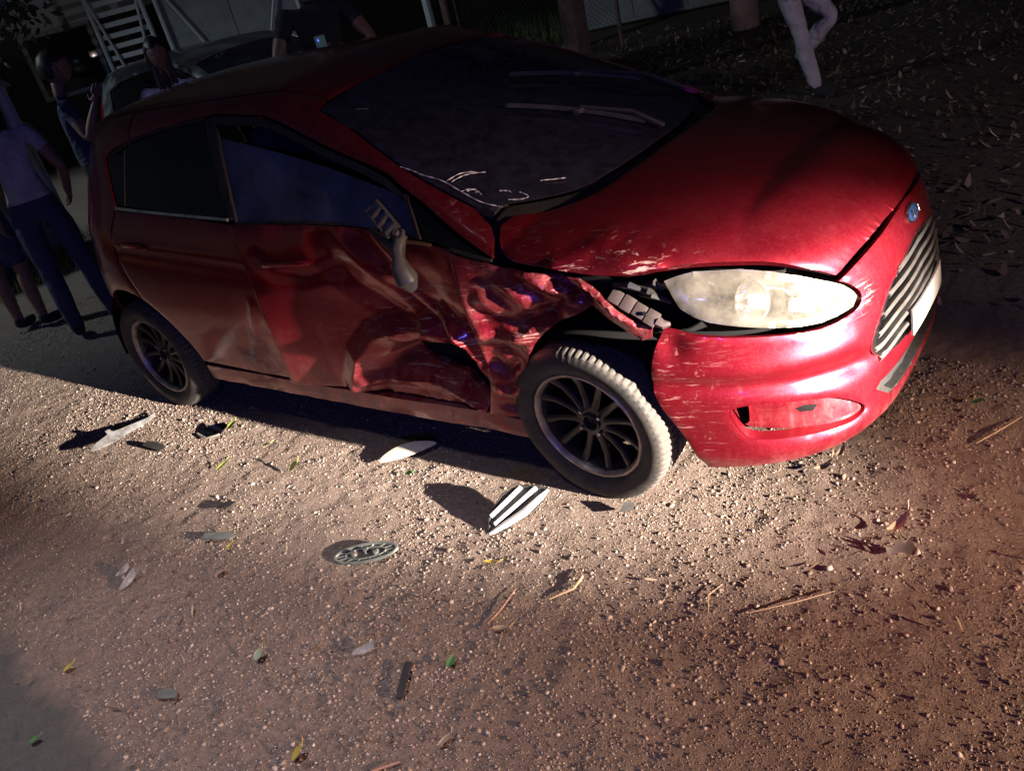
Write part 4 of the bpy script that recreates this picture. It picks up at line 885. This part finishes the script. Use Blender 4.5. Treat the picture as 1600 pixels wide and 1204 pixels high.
# fallen leaves and twigs
def leaf(label, x, y, L, Wd, m, rz, tilt, roll=0, curl=.3, z=.012):
    L *= 1.12; Wd *= 1.5; z += .004
    V = []; Fq = []; n = 8
    for i in range(n+1):
        t = i/n; w = Wd*math.sin(math.pi*min(1, t*.96+.04))**.8*(1-.35*t); zc = curl*L*(t-.5)**2
        for k in (-1, -.5, 0, .5, 1): V.append(((t-.5)*L, k*w/2, zc+abs(k)*w*.18))
    for i in range(n):
        for k in range(4): a = i*5+k; Fq.append((a, a+1, a+6, a+5))
    o = pyobj('fallen_leaf', V, Fq, m); tube('stalk', [(L*.48, 0, curl*L*.23), (L*.62, .004, curl*L*.35), (L*.72, .012, curl*L*.4)], .0012, m, o, 5)
    place(o, x, y, z, rz, roll, tilt); tag(o, label, 'leaf', 'leaves fallen on the gravel'); return o
LG = mottled('fresh_leaf', (.25, .34, .03), (.34, .42, .05), 30, .5); LY = mottled('yellow_leaf', (.42, .34, .04), (.50, .36, .06), 30, .55); LP = mottled('pale_leaf', (.26, .34, .20), (.32, .40, .25), 30, .6)
LDG = mottled('green_leaf', (.06, .16, .05), (.09, .22, .06), 30, .5); LDRY = mottled('dry_leaf', (.34, .24, .15), (.42, .32, .22), 30, .7); LRED = mottled('reddish_leaf', (.38, .20, .14), (.45, .26, .2), 30, .7)
leaf('bright yellow-green leaf standing on edge between the plastic fragments', -1.33, -1.04, .055, .034, LG, 30, -38, 20, z=.022)
leaf('yellow-green leaf touching the mirror glass piece', -1.97, -.885, .05, .03, LG, 60, -30, 10, z=.02)
leaf('small green leaf near the white panel fragment', -.80, -.91, .035, .02, LDG, 10, -10)
leaf('small yellowed leaf near the tyre shadow', -1.64, -.945, .05, .016, LG, 20, -12)
leaf('green-yellow sprig on the gravel before the tyre', -1.72, -1.13, .06, .016, LG, 80, -15)
leaf('curled green leaf lying on the clip under the tyre', -.01, -.765, .05, .03, LG, 10, -15, z=.026)
leaf('pale green upturned leaf above a dark hollow', -.63, -1.80, .035, .026, LP, 80, -30, z=.02)
leaf('mid-green oval leaf near the grey bar', -.045, -1.575, .036, .020, LDG, 100, -10)
leaf('yellow leaf on edge at the tarmac border', -.235, -1.985, .045, .022, LY, 60, -40, z=.02)
leaf('curled yellow-green leaf by the grey tarmac', -1.23, -2.115, .035, .018, LY, 50, -25)
leaf('dull green leaf lying on the grey tarmac', -1.05, -2.32, .035, .018, LDG, 40, -20)
leaf('dry pinkish leaf behind the oval cover', -1.10, -1.60, .04, .02, LRED, 40, -20)
leaf('orange dry leaf beside the grey plastic strip', -1.19, -1.49, .03, .014, LY, 80, -20)
leaf('pale dry leaf curled on the dirt', .10, -1.78, .04, .014, LDRY, 70, -14)
leaf('long dry leaf half shaded by the grille fragment', -.18, -1.20, .05, .012, LY, 10, -6)
leaf('tan dry leaf beside the twig', .02, -1.42, .05, .014, LDRY, 24, -6)
leaf('dry curled leaf in front of the bumper, lit from the side', .89, -.635, .075, .022, LDRY, 60, -25, curl=1.0, z=.02)
leaf('pale dry leaf curled right under the bumper lip', .62, -.43, .06, .02, LDRY, 40, -25, curl=1.2, z=.02)
leaf('small dry leaf beside the bumper lip', .64, -.33, .05, .014, LDRY, 70, -30, curl=.8, z=.02)
leaf('small green leaf on the dark soil ahead of the car', .965, .07, .04, .02, LDG, 20, -15)
def stick(label, pts, r, m, name='twig'):
    P = [(x, y, float(gh(x, y))+z) for x, y, z in pts]; o = tube(name, [tuple(np.array(p)-np.array(P[0])) for p in P], r, m, None, 6); o.location = P[0]; tag(o, label, 'twig'); return o
stick('straight reddish twig lying beside the tan leaf', [(-.035,-1.435,.008),(-.03,-1.35,.012),(-.04,-1.262,.010)], [.0022,.002,.0012], LRED)
stick('pale curved dry stalk on the gravel', [(.08,-1.26,.008),(.13,-1.20,.012),(.13,-1.15,.016),(.10,-1.12,.008)], [.002,.004,.004,.002], LDRY)
stick('thin straw lying across the gravel', [(.62,-1.10,.008),(.72,-1.02,.014),(.80,-.94,.010)], [.0015,.002,.001], LDRY)
stick('bent dry grass stalk', [(.52,-1.13,.006),(.50,-1.08,.012),(.52,-1.03,.014)], [.0015,.002,.0015], LDRY)
stick('long straw on the dark soil ahead of the bumper', [(1.00,-.16,.008),(1.06,-.06,.010),(1.10,.02,.008)], [.002,.0025,.0012], LDRY)
stick('short thick brown twig on bare dirt', [(-.02,-1.93,.006),(.03,-1.88,.010)], [.003,.002], LRED)

# ------------------------------------------------------------------ silver hatchback parked behind (its parts follow the same skin, undamaged)
scar = empty('parked_car', (-4.5, 2.62, 0)); tag(scar, 'silver hatchback with dark windows parked behind the onlookers', 'car')
def silver_copy(o, parent, flip):
    c = o.copy(); c.data = o.data.copy(); COL.objects.link(c); c.parent = parent
    if flip: c.scale = (1, -1, 1)
    for i, m_ in enumerate(c.data.materials):
        if m_ is PAINT: c.data.materials[i] = SILVER
    for k in list(c.keys()):
        if k == 'label': del c[k]
    return c
skip = {'number_plate', 'badge', 'wing_mirror_stalk', 'wing_bracket', 'wiper', 'engine_block', 'interior_mirror', 'steering_wheel', 'dashboard', 'axle', 'pillar_lining'}
for o in [c for c in car.children]:
    base = o.name.split('.')[0]
    if base in skip: continue
    ys = np.array([(v.co.y) for v in o.data.vertices]) if o.type == 'MESH' else np.array([0.]); my = ys.mean()
    if my < -.2: continue
    for flip in ((False, True) if my > .2 else (False,)):
        c = silver_copy(o, scar, flip)
        for ch in o.children:
            if ch.name.split('.')[0] in ('glass_crack', 'lug_nut', 'badge_script'): continue
            silver_copy(ch, c, False)
mm = tube('wing_mirror', [(-.50, -.83, .95), (-.50, -.92, .98), (-.52, -1.0, 1.0)], [.02, .05, .06], SILVER, scar, 12)

# ------------------------------------------------------------------ people
SKIN = mottled('brown_skin', (.17, .085, .055), (.22, .115, .075), 20, .55); HAIR = mat('black_hair', (.008, .007, .007), .5)
def cloth(name, c): return mottled(name, tuple(x*.8 for x in c), tuple(x*1.2 for x in c), 7, .9, .8, 11, dist=.05)
def person(label, xy, heading, H, top, bottom, shoes, pose=None, sleeve='short', legs='long', hair='short', group=None):
    pose = pose or {}; k = H/1.75; V = []; Rr = []; E = []; seg = []
    def vt(p, r): V.append(tuple(c*k for c in p)); Rr.append(tuple(c*k for c in (r if isinstance(r, tuple) else (r, r)))); return len(V)-1
    def ed(a, b, m): E.append((a, b)); seg.append(m)
    pel = vt((0,0,.95), (.145,.11)); sp = vt((0,0,1.12), (.125,.10)); ch = vt((0,0,1.32), (.15,.11)); nb = vt((-.005,0,1.46), (.085,.07)); nk = vt((.0,0,1.52), .052); hd = vt((.015,0,1.58), .055)
    ed(pel, sp, 'top'); ed(sp, ch, 'top'); ed(ch, nb, 'top'); ed(nb, nk, 'skin'); ed(nk, hd, 'skin')
    for s, nm in ((1, 'L'), (-1, 'R')):
        sh = vt((0, s*.165, 1.41), .062); el_ = pose.get('elbow'+nm, (-.03, s*.25, 1.12)); wr = pose.get('wrist'+nm, (.08, s*.26, .90))
        el_ = Vector(el_); wr = Vector(wr); s0 = Vector((0, s*.165, 1.41)); mid = s0.lerp(el_, .5)
        m1 = vt(mid, .050); e1 = vt(el_, .040); f1 = vt(el_.lerp(wr, .4), .039); w1 = vt(wr, .026)
        ed(ch, sh, 'top'); ed(sh, m1, 'top'); ed(m1, e1, 'top' if sleeve == 'long' else 'skin'); ed(e1, f1, 'top' if sleeve == 'long' else 'skin'); ed(f1, w1, 'top' if sleeve == 'long' else 'skin')
        d = (wr-el_).normalized(); nrm = Vector(pose.get('palm'+nm, (.2, -s, .1))); nrm = (nrm-d*nrm.dot(d)).normalized(); sd = d.cross(nrm)*s
        pm = vt(wr+d*.055, (.036, .016)); ed(w1, pm, 'skin')
        for j, (o_, ln) in enumerate(((-.026, .062), (-.009, .072), (.009, .068), (.026, .052))):
            a = wr+d*.09+sd*o_; b = a+d*ln*.5+nrm*.010; c = b+d*ln*.42+nrm*.022
            ia = vt(a, .0095); ib = vt(b, .0085); ic = vt(c, .0070); ed(pm, ia, 'skin'); ed(ia, ib, 'skin'); ed(ib, ic, 'skin')
        ta = wr+d*.035-sd*.034+nrm*.006; tb = ta+d*.035-sd*.016+nrm*.012; ia = vt(ta, .011); ib = vt(tb, .0085); ed(pm, ia, 'skin'); ed(ia, ib, 'skin')
        hp = vt((0, s*.095, .88), (.095, .10)); kn = Vector(pose.get('knee'+nm, (.02, s*.105, .49))); an = Vector(pose.get('ankle'+nm, (-.02, s*.105, .085)))
        lo = 'bottom' if legs == 'long' else 'skin'
        th = vt(Vector((0, s*.095, .88)).lerp(kn, .5), .084); ki = vt(kn, .056 if legs != 'long' else .066); cf = vt(kn.lerp(an, .35)+Vector((-.015, 0, 0)), .055 if legs != 'long' else .070); ai = vt(an, .038 if legs != 'long' else .054)
        ed(pel, hp, 'bottom'); ed(hp, th, 'bottom'); ed(th, ki, 'bottom' if legs != 'short' else 'bottom'); ed(ki, cf, lo); ed(cf, ai, lo)
        fd_ = Vector(pose.get('toe'+nm, (1, s*.15, 0))).normalized(); ze = max(.034, an.z-.05)
        hl_ = vt(an+Vector((0, 0, -.035))-fd_*.03, .038); bl_ = vt(Vector((an.x, an.y, ze))+fd_*.11, (.042, .032)); to = vt(Vector((an.x, an.y, ze-.004))+fd_*.185, (.034, .024))
        ed(ai, hl_, 'shoe'); ed(hl_, bl_, 'shoe'); ed(bl_, to, 'shoe')
    me = bpy.data.meshes.new('sk'); me.from_pydata(V, E, []); tmp = bpy.data.objects.new('sk', me); COL.objects.link(tmp)
    sm = tmp.modifiers.new('s', 'SKIN'); sm.use_smooth_shade = True; sm.branch_smoothing = .6
    L = me.skin_vertices[0].data
    for i, r in enumerate(Rr): L[i].radius = r; L[i].use_root = (i == 0)
    sb = tmp.modifiers.new('u', 'SUBSURF'); sb.levels = 2; sb.render_levels = 2
    bpy.context.view_layer.update(); dg = bpy.context.evaluated_depsgraph_get(); ev = tmp.evaluated_get(dg); bm = bmesh.new(); bm.from_mesh(ev.to_mesh()); bpy.data.objects.remove(tmp)
    bmesh.ops.bisect_plane(bm, geom=bm.verts[:]+bm.edges[:]+bm.faces[:], plane_co=(0, 0, .985*k), plane_no=(.04, .03, 1), dist=1e-5)
    bm.normal_update()
    for v in bm.verts:      # cloth folds
        x, y, z = v.co/k; f_ = .5*math.sin(95*z+4*math.sin(22*y+9*x))*math.exp(-max(0, z-.10)/.12)+.45*math.sin(60*z+25*y)*math.exp(-((z-.52)/.10)**2)+.5*math.sin(38*(z+.6*y)+8*x)*math.exp(-((z-1.05)/.12)**2)+.35*math.sin(31*y+17*z+23*x)
        if z > .09 and z < 1.44: v.co += v.normal*(.0062*f_*k)
    A = np.array([V[a] for a, b in E]); B = np.array([V[b] for a, b in E]); mi = {'skin': 0, 'top': 1, 'bottom': 2, 'shoe': 3}
    for f in bm.faces:
        c = np.array(f.calc_center_median()); ab = B-A; t = np.clip(np.sum((c-A)*ab, 1)/np.sum(ab*ab, 1), 0, 1); d = np.linalg.norm(c-(A+t[:, None]*ab), axis=1); f.material_index = mi[seg[int(d.argmin())]]
        if abs(c[1]) < .2*k and .6*k < c[2] < 1.06*k and f.material_index in (1, 2): f.material_index = 2 if c[2]+.04*c[0]+.03*c[1] < .985*k else 1
    # head with brow, nose, chin, ears
    hc = Vector((.03, 0, 1.645))*k; r = bmesh.ops.create_uvsphere(bm, u_segments=24, v_segments=18, radius=1)['verts']
    for v in r:
        x, y, z = v.co; X, Y, Z = .094*x, .073*y, .118*z
        if x > 0:
            X *= 1-.10*(abs(y)**2); nose = math.exp(-(y/.16)**2-((z+.12)/.20)**2); X += .022*nose+.006*math.exp(-((z-.25)/.12)**2)-.008*math.exp(-((abs(y)-.36)/.15)**2-((z-.06)/.12)**2)
            X += .006*math.exp(-(y/.3)**2-((z+.42)/.08)**2)
        if z < 0: Y *= 1+.22*z; X += .012*max(0, -z)*max(0, x)
        v.co = hc+Vector((X, Y, Z))*k
    for s in (1, -1):
        bmesh.ops.create_uvsphere(bm, u_segments=8, v_segments=6, radius=1, matrix=Matrix.Translation(hc+Vector((.0, s*.076, -.005))*k) @ Matrix.Diagonal((.022*k, .010*k, .033*k, 1)))
        e = bmesh.ops.create_uvsphere(bm, u_segments=8, v_segments=6, radius=.0085*k, matrix=Matrix.Translation(hc+Vector((.0785, s*.028, .008))*k))['verts']
        for f in {f for v in e for f in v.link_faces}: f.material_index = 4
    mo = bmesh.ops.create_uvsphere(bm, u_segments=10, v_segments=6, radius=1, matrix=Matrix.Translation(hc+Vector((.086, 0, -.056))*k) @ Matrix.Diagonal((.008*k, .024*k, .007*k, 1)))['verts']
    for f in {f for v in mo for f in v.link_faces}: f.material_index = 5
    me = bpy.data.meshes.new('person'); bm.to_mesh(me); bm.free()
    o = link('person', me, [SKIN, top, bottom, shoes, mat('eye_dark', (.05, .04, .04), .2), mat('lip', (.16, .06, .05), .5)])
    o.location = (xy[0], xy[1], 0); o.rotation_euler = (0, 0, rad(heading)); tag(o, label, 'person', group)
    bm = bmesh.new(); r = bmesh.ops.create_uvsphere(bm, u_segments=24, v_segments=16, radius=1)['verts']
    for v in r:
        x, y, z = v.co; g = 1+.05*math.sin(9*x+7*z)*math.sin(8*y); lowlim = -.55 if x < -.1 else .30
        if hair == 'long' and x < .25: Z = z if z > 0 else z*3.4
        else: Z = max(z, lowlim)
        X = x*.106*g-.010; 
        if x > .25 and z < .35: X = min(X, .045)
        v.co = hc+Vector((X, y*.086*g*(1 if z > -.3 else .95+.25*min(1, -z)), Z*.128*(1 if z > 0 else (.85 if hair != 'long' else .9))))*k
    bmobj('hair', bm, HAIR, o, ang=80); return o
NAVY = cloth('navy_cloth', (.030, .035, .075)); BLK = cloth('black_cloth', (.014, .014, .016)); GREYT = cloth('grey_top', (.34, .33, .33)); WHT = cloth('white_shirt', (.60, .60, .62)); DENIM = cloth('pale_grey_jeans', (.42, .38, .40)); MAROON = cloth('dark_purple_cloth', (.05, .028, .06))
SHOE = cloth('dark_shoe', (.02, .02, .022)); g_on = 'onlookers round the crashed car'
person('person in grey sleeveless top and navy trousers with long dark hair, back turned', (-4.28, -.30), 150, 1.66, GREYT, NAVY, SHOE, {'kneeR': (.03, -.13, .49), 'ankleR': (.08, -.16, .085), 'wristR': (.18, -.22, .95), 'elbowR': (-.02, -.27, 1.14)}, hair='long', group=g_on)
person('barelegged person in dark shorts and dark shoes standing by the wall', (-5.05, -.36), 120, 1.70, NAVY, NAVY, SHOE, legs='short', hair='short', group=g_on)
person('person in dark navy clothes with one forearm raised', (-4.75, .42), 60, 1.70, NAVY, BLK, SHOE, {'elbowR': (.06, -.30, 1.16), 'wristR': (.18, -.34, 1.36)}, group=g_on)
person('person in white shirt with folded arms beside the silver car', (-4.25, .92), -33, 1.62, WHT, NAVY, SHOE, {'elbowL': (.08, .25, 1.14), 'wristL': (.22, .02, 1.18), 'elbowR': (.08, -.25, 1.14), 'wristR': (.24, -.0, 1.13), 'palmL': (-1, 0, 0), 'palmR': (-1, 0, 0)}, hair='long', group=g_on)
person('tall person in black clothes with bare arms folded behind the car roof', (-3.25, 1.52), -42, 1.93, BLK, BLK, SHOE, {'elbowL': (.10, .30, 1.16), 'wristL': (.26, .04, 1.12), 'elbowR': (.10, -.30, 1.16), 'wristR': (.27, -.02, 1.17), 'palmL': (-1, 0, 0), 'palmR': (-1, 0, 0)}, group=g_on)
person('person in pale grey jeans and black sneakers walking past the bonnet', (-1.14, 4.47), 0, 1.75, BLK, DENIM, SHOE, {'kneeR': (.12, -.10, .49), 'ankleR': (.22, -.10, .085), 'toeR': (1, -.55, 0), 'kneeL': (.30, .12, .56), 'ankleL': (.02, .12, .26)}, group=g_on)
ph = box('phone', (-3.02, 1.30, 1.335), (.012, .075, .15), BLACKP, None, .003, Matrix.Rotation(rad(-40), 3, 'Z')); tag(ph, 'black phone held by the tall person in black', 'phone')
scr = box('screen', (-3.012, 1.293, 1.335), (.004, .066, .135), mat('phone_screen', (.02, .03, .03), .1, 0, **{'Emission Color': (.45, .85, .9, 1), 'Emission Strength': .04}), ph, .001, Matrix.Rotation(rad(-40), 3, 'Z'))

# ------------------------------------------------------------------ background: wall, house, gates, fence, posts, trees
CONC = mottled('grey_concrete', (.22, .22, .215), (.32, .32, .31), 6, .9, .4, 40); PALEW = mottled('pale_render', (.50, .52, .52), (.60, .62, .62), 3, .9, .2, 30); PALEM = mottled('pale_painted_metal', (.30, .34, .34), (.40, .43, .43), 9, .5)
SHEET = mottled('dull_sheet_metal', (.13, .145, .145), (.20, .215, .21), 5, .5, .2, 12); ROOFM = mottled('dark_roof_tiles', (.05, .04, .04), (.08, .065, .06), 10, .9); BARK = mottled('tree_bark', (.075, .045, .038), (.13, .085, .07), 14, .95, .9, 30, dist=.02)
wl = box('concrete_wall', (-7.55, -.42, 1.05), (.18, 3.0, 2.1), CONC, None, .01, Matrix.Rotation(rad(-16), 3, 'Z')); tag(wl, 'grey concrete wall at the roadside behind the onlookers', 'wall')
box('coping', (-7.55, -.42, 2.13), (.26, 3.06, .06), PALEW, wl, .01, Matrix.Rotation(rad(-16), 3, 'Z')); 
wp_ = tube('wall_post', [(-7.02, 1.02, 0), (-7.02, 1.02, 2.3)], .05, PALEM, None, 10); tag(wp_, 'pale metal post at the end of the concrete wall', 'post')
hs = empty('house', (-15, 4.4, 0)); tag(hs, 'low dark house with pale upper wall behind the tree', 'house'); hr_ = rad(-28)
def hbox(name, c, s, m, par, bev=.01): return box(name, c, s, m, par, bev)
hs.rotation_euler = (0, 0, hr_)
hbox('wall', (0, 0, 1.0), (3.4, 6.5, 2.0), ROOFM, hs); hbox('upper_wall', (0, 0, 2.32), (3.44, 6.54, .64), PALEW, hs); rf = hbox('roof', (0, 0, 2.82), (4.2, 7.2, .34), ROOFM, hs, .05)
for yy in (-1.6, 1.3):
    wn = hbox('window', (1.71, yy, 1.5), (.06, 1.1, 1.0), PALEM, hs); hbox('pane', (1.75, yy, 1.5), (.02, .95, .86), mat('dark_pane', (.01, .012, .015), .1), wn, .002)
dr = hbox('door', (1.72, -.2, 1.02), (.06, .9, 2.02), SHEET, hs)
def gate(name, label, p0, p1, z0, h, m, infill, nslat=9, brace=True, vee=False, cat='gate'):
    p0 = Vector((*p0, 0)); p1 = Vector((*p1, 0)); d = p1-p0; L = d.length; g = empty(name, p0, math.atan2(d.y, d.x)); tag(g, label, cat); T = .035
    tube('frame_post', [(0, 0, 0), (0, 0, z0+h+.1)], T, m, g, 8); tube('frame_post', [(L, 0, 0), (L, 0, z0+h+.1)], T, m, g, 8)
    for z in (z0, z0+h): tube('rail', [(0, 0, z), (L, 0, z)], T*.8, m, g, 8)
    if brace: tube('brace', [(0, -.02, z0+h), (L*.5, -.02, z0)], T*.6, m, g, 6); tube('brace', [(L*.5, -.02, z0), (L, -.02, z0+h)], T*.6, m, g, 6)
    if infill == 'slats':
        for i in range(nslat): bm = bmesh.new(); bm_box(bm, (L/2, .02, z0+h*(i+.5)/nslat), (L, .015, h/nslat*.45)); bmobj('slat', bm, m, g)
    if infill == 'sheet':
        n = max(2, int(L/.7))
        for i in range(n): bm = bmesh.new(); bm_box(bm, (L*(i+.5)/n, .05, z0+h/2), (L/n-.012, .012, h-.04)); bmobj('panel', bm, SHEET, g)
    return g
gate('slatted_gate', 'narrow pale slatted metal gate with diagonal brace behind the silver car', (-11.3, 4.55), (-10.72, 5.05), .15, 2.2, PALEM, 'slats', 15, True)
gate('sheet_gate', 'dark sheet-metal gate with pale frame and braces behind the silver car', (-10.6, 5.2), (-9.2, 6.6), .15, 2.2, PALEM, 'sheet', 0, True)
gate('sheet_gate', 'wide grey sheet-metal gate with low bottom rail behind the tree trunk', (-6.35, 9.72), (-3.95, 10.58), .06, 1.9, SHEET, 'sheet', 0, True)
pst = tube('fence_post', [(-6.55, 6.40, 0), (-6.55, 6.40, 2.2)], .055, PALEM, None, 8); tag(pst, 'white painted metal fence post of the wire fence', 'post')
ps2 = tube('wooden_post', [(-6.38, 6.55, 0), (-6.38, 6.55, 2.1)], .06, BARK, None, 8); tag(ps2, 'brown wooden post beside the white fence post', 'post')
# wire fence: woven diagonals in one net
fn = empty('wire_fence', (-6.3, 6.65, 0), math.atan2(1.35, 1.7)); tag(fn, 'dark diamond wire fence beside the white post', 'fence'); V = []; Fq = []
WIRE = mat('rusty_wire', (.05, .045, .04), .6, .5); Lf, Hf = 2.1, 1.8
for sg in (1, -1):
    for i in range(-30, 36):
        x0 = i*.07; a = [x0, 0.]; b = [x0+sg*Hf, Hf]
        # clip to the panel
        def clip(a, b):
            out = []
            for t in np.linspace(0, 1, 2): out.append((a[0]+(b[0]-a[0])*t, a[1]+(b[1]-a[1])*t))
            (xa, za), (xb, zb) = out
            def at_x(X): return za+(X-xa)*(zb-za)/(xb-xa)
            if max(xa, xb) < 0 or min(xa, xb) > Lf: return None
            pts = [(xa, za), (xb, zb)]; pts = [(min(max(x, 0), Lf), at_x(min(max(x, 0), Lf))) for x, z in pts]; return pts
        c = clip(a, b)
        if c and abs(c[0][0]-c[1][0]) > .02:
            v, f = tube_data([(c[0][0], sg*.002, c[0][1]+.05), (c[1][0], sg*.002, c[1][1]+.05)], .0022, 4, False); o_ = len(V); V += v; Fq += [tuple(k+o_ for k in q_) for q_ in f]
nt_ = pyobj('wire_mesh', V, Fq, WIRE, fn, False); nt_['kind'] = 'stuff'
for z in (.06, 1.84): tube('rail', [(0, 0, z), (Lf, 0, z)], .014, WIRE, fn, 6)
for x in (0, Lf): tube('end_post', [(x, 0, 0), (x, 0, 1.95)], .03, BARK, fn, 8)
PINKP = mottled('pinkish_concrete', (.26, .17, .19), (.34, .23, .25), 8, .9, .4, 30)
v, f = tube_data([(0, 0, 0), (0, 0, .03), (.01, 0, .6), (.02, 0, 1.3), (.02, 0, 1.32)], [.17, .175, .165, .155, .14], 14); po = pyobj('thick_post', v, f, PINKP); po.location = (-2.98, 8.1, 0); tag(po, 'thick pinkish round concrete post on the leafy verge', 'post')
# trees
def tree(label, base, trunk_pts, trunk_r, crown_c, crown_r, n, m, leafsize):
    T = empty('tree', base); tag(T, label, 'tree'); tr = tube('trunk', trunk_pts, trunk_r, BARK, T, 10)
    top_ = Vector(trunk_pts[-1])
    for i in range(7):
        a = i*.9; e = Vector(crown_c)+Vector((math.cos(a)*crown_r[0]*.7, math.sin(a)*crown_r[1]*.7, (random.random()-.4)*crown_r[2])); tube('branch', [top_-Vector((0, 0, .3)), top_.lerp(e, .5)+Vector((0, 0, .15)), e], [.05, .035, .01], BARK, tr, 6)
    cl = RNG.normal(0, 1, (46, 3)); cl /= np.linalg.norm(cl, axis=1, keepdims=True); cl *= RNG.random((46, 1))**.4; cen = np.array(crown_c)+cl*np.array(crown_r)
    P = cen[RNG.integers(0, 46, n)]+RNG.normal(0, .17, (n, 3))*np.array([1, 1, .8]); d = RNG.normal(0, 1, (n, 3)); d[:, 2] -= .5; d /= np.linalg.norm(d, axis=1, keepdims=True); s = np.cross(d, RNG.normal(0, 1, (n, 3))); s /= np.linalg.norm(s, axis=1, keepdims=True)
    L = RNG.uniform(*leafsize, n)[:, None]; w = L*.42; co = np.stack([P, P+d*L*.4+s*w*.5, P+d*L*.4-s*w*.5, P+d*L*.75+s*w*.35, P+d*L*.75-s*w*.35, P+d*L], 1)
    F0 = np.array([(0,1,2),(1,3,4),(1,4,2),(3,5,4)]); Fi = (F0[None]+(np.arange(n)*6)[:, None, None]).reshape(-1, 3)
    o = pyobj('crown', co.reshape(-1, 3), Fi, m, T, True, 180); at = o.data.attributes.new('tone', 'FLOAT', 'POINT'); at.data.foreach_set('value', np.repeat(RNG.random(n), 6).astype(np.float32)); return T
LEAFM = tone_mat('tree_leaves', [(0, (.018, .035, .012)), (.6, (.045, .075, .025)), (1, (.11, .14, .05))], .5)
tree('leafy tree with low hanging branches over the concrete wall', (-7.9, -.9, 0), [(0, 0, 0), (.05, .1, 1.2), (.25, .4, 2.4)], [.14, .12, .09], (1.1, 1.5, 2.85), (1.5, 1.6, .95), 6500, LEAFM, (.06, .14))
tree('brown tree trunk standing in front of the wide sheet gate', (-3.62, 5.15, 0), [(0, 0, -.02), (.02, .02, .3), (.03, .05, 1.2), (.1, .1, 2.6)], [.19, .145, .13, .11], (.1, .1, 4.2), (1.6, 1.6, 1.1), 3500, LEAFM, (.06, .14))
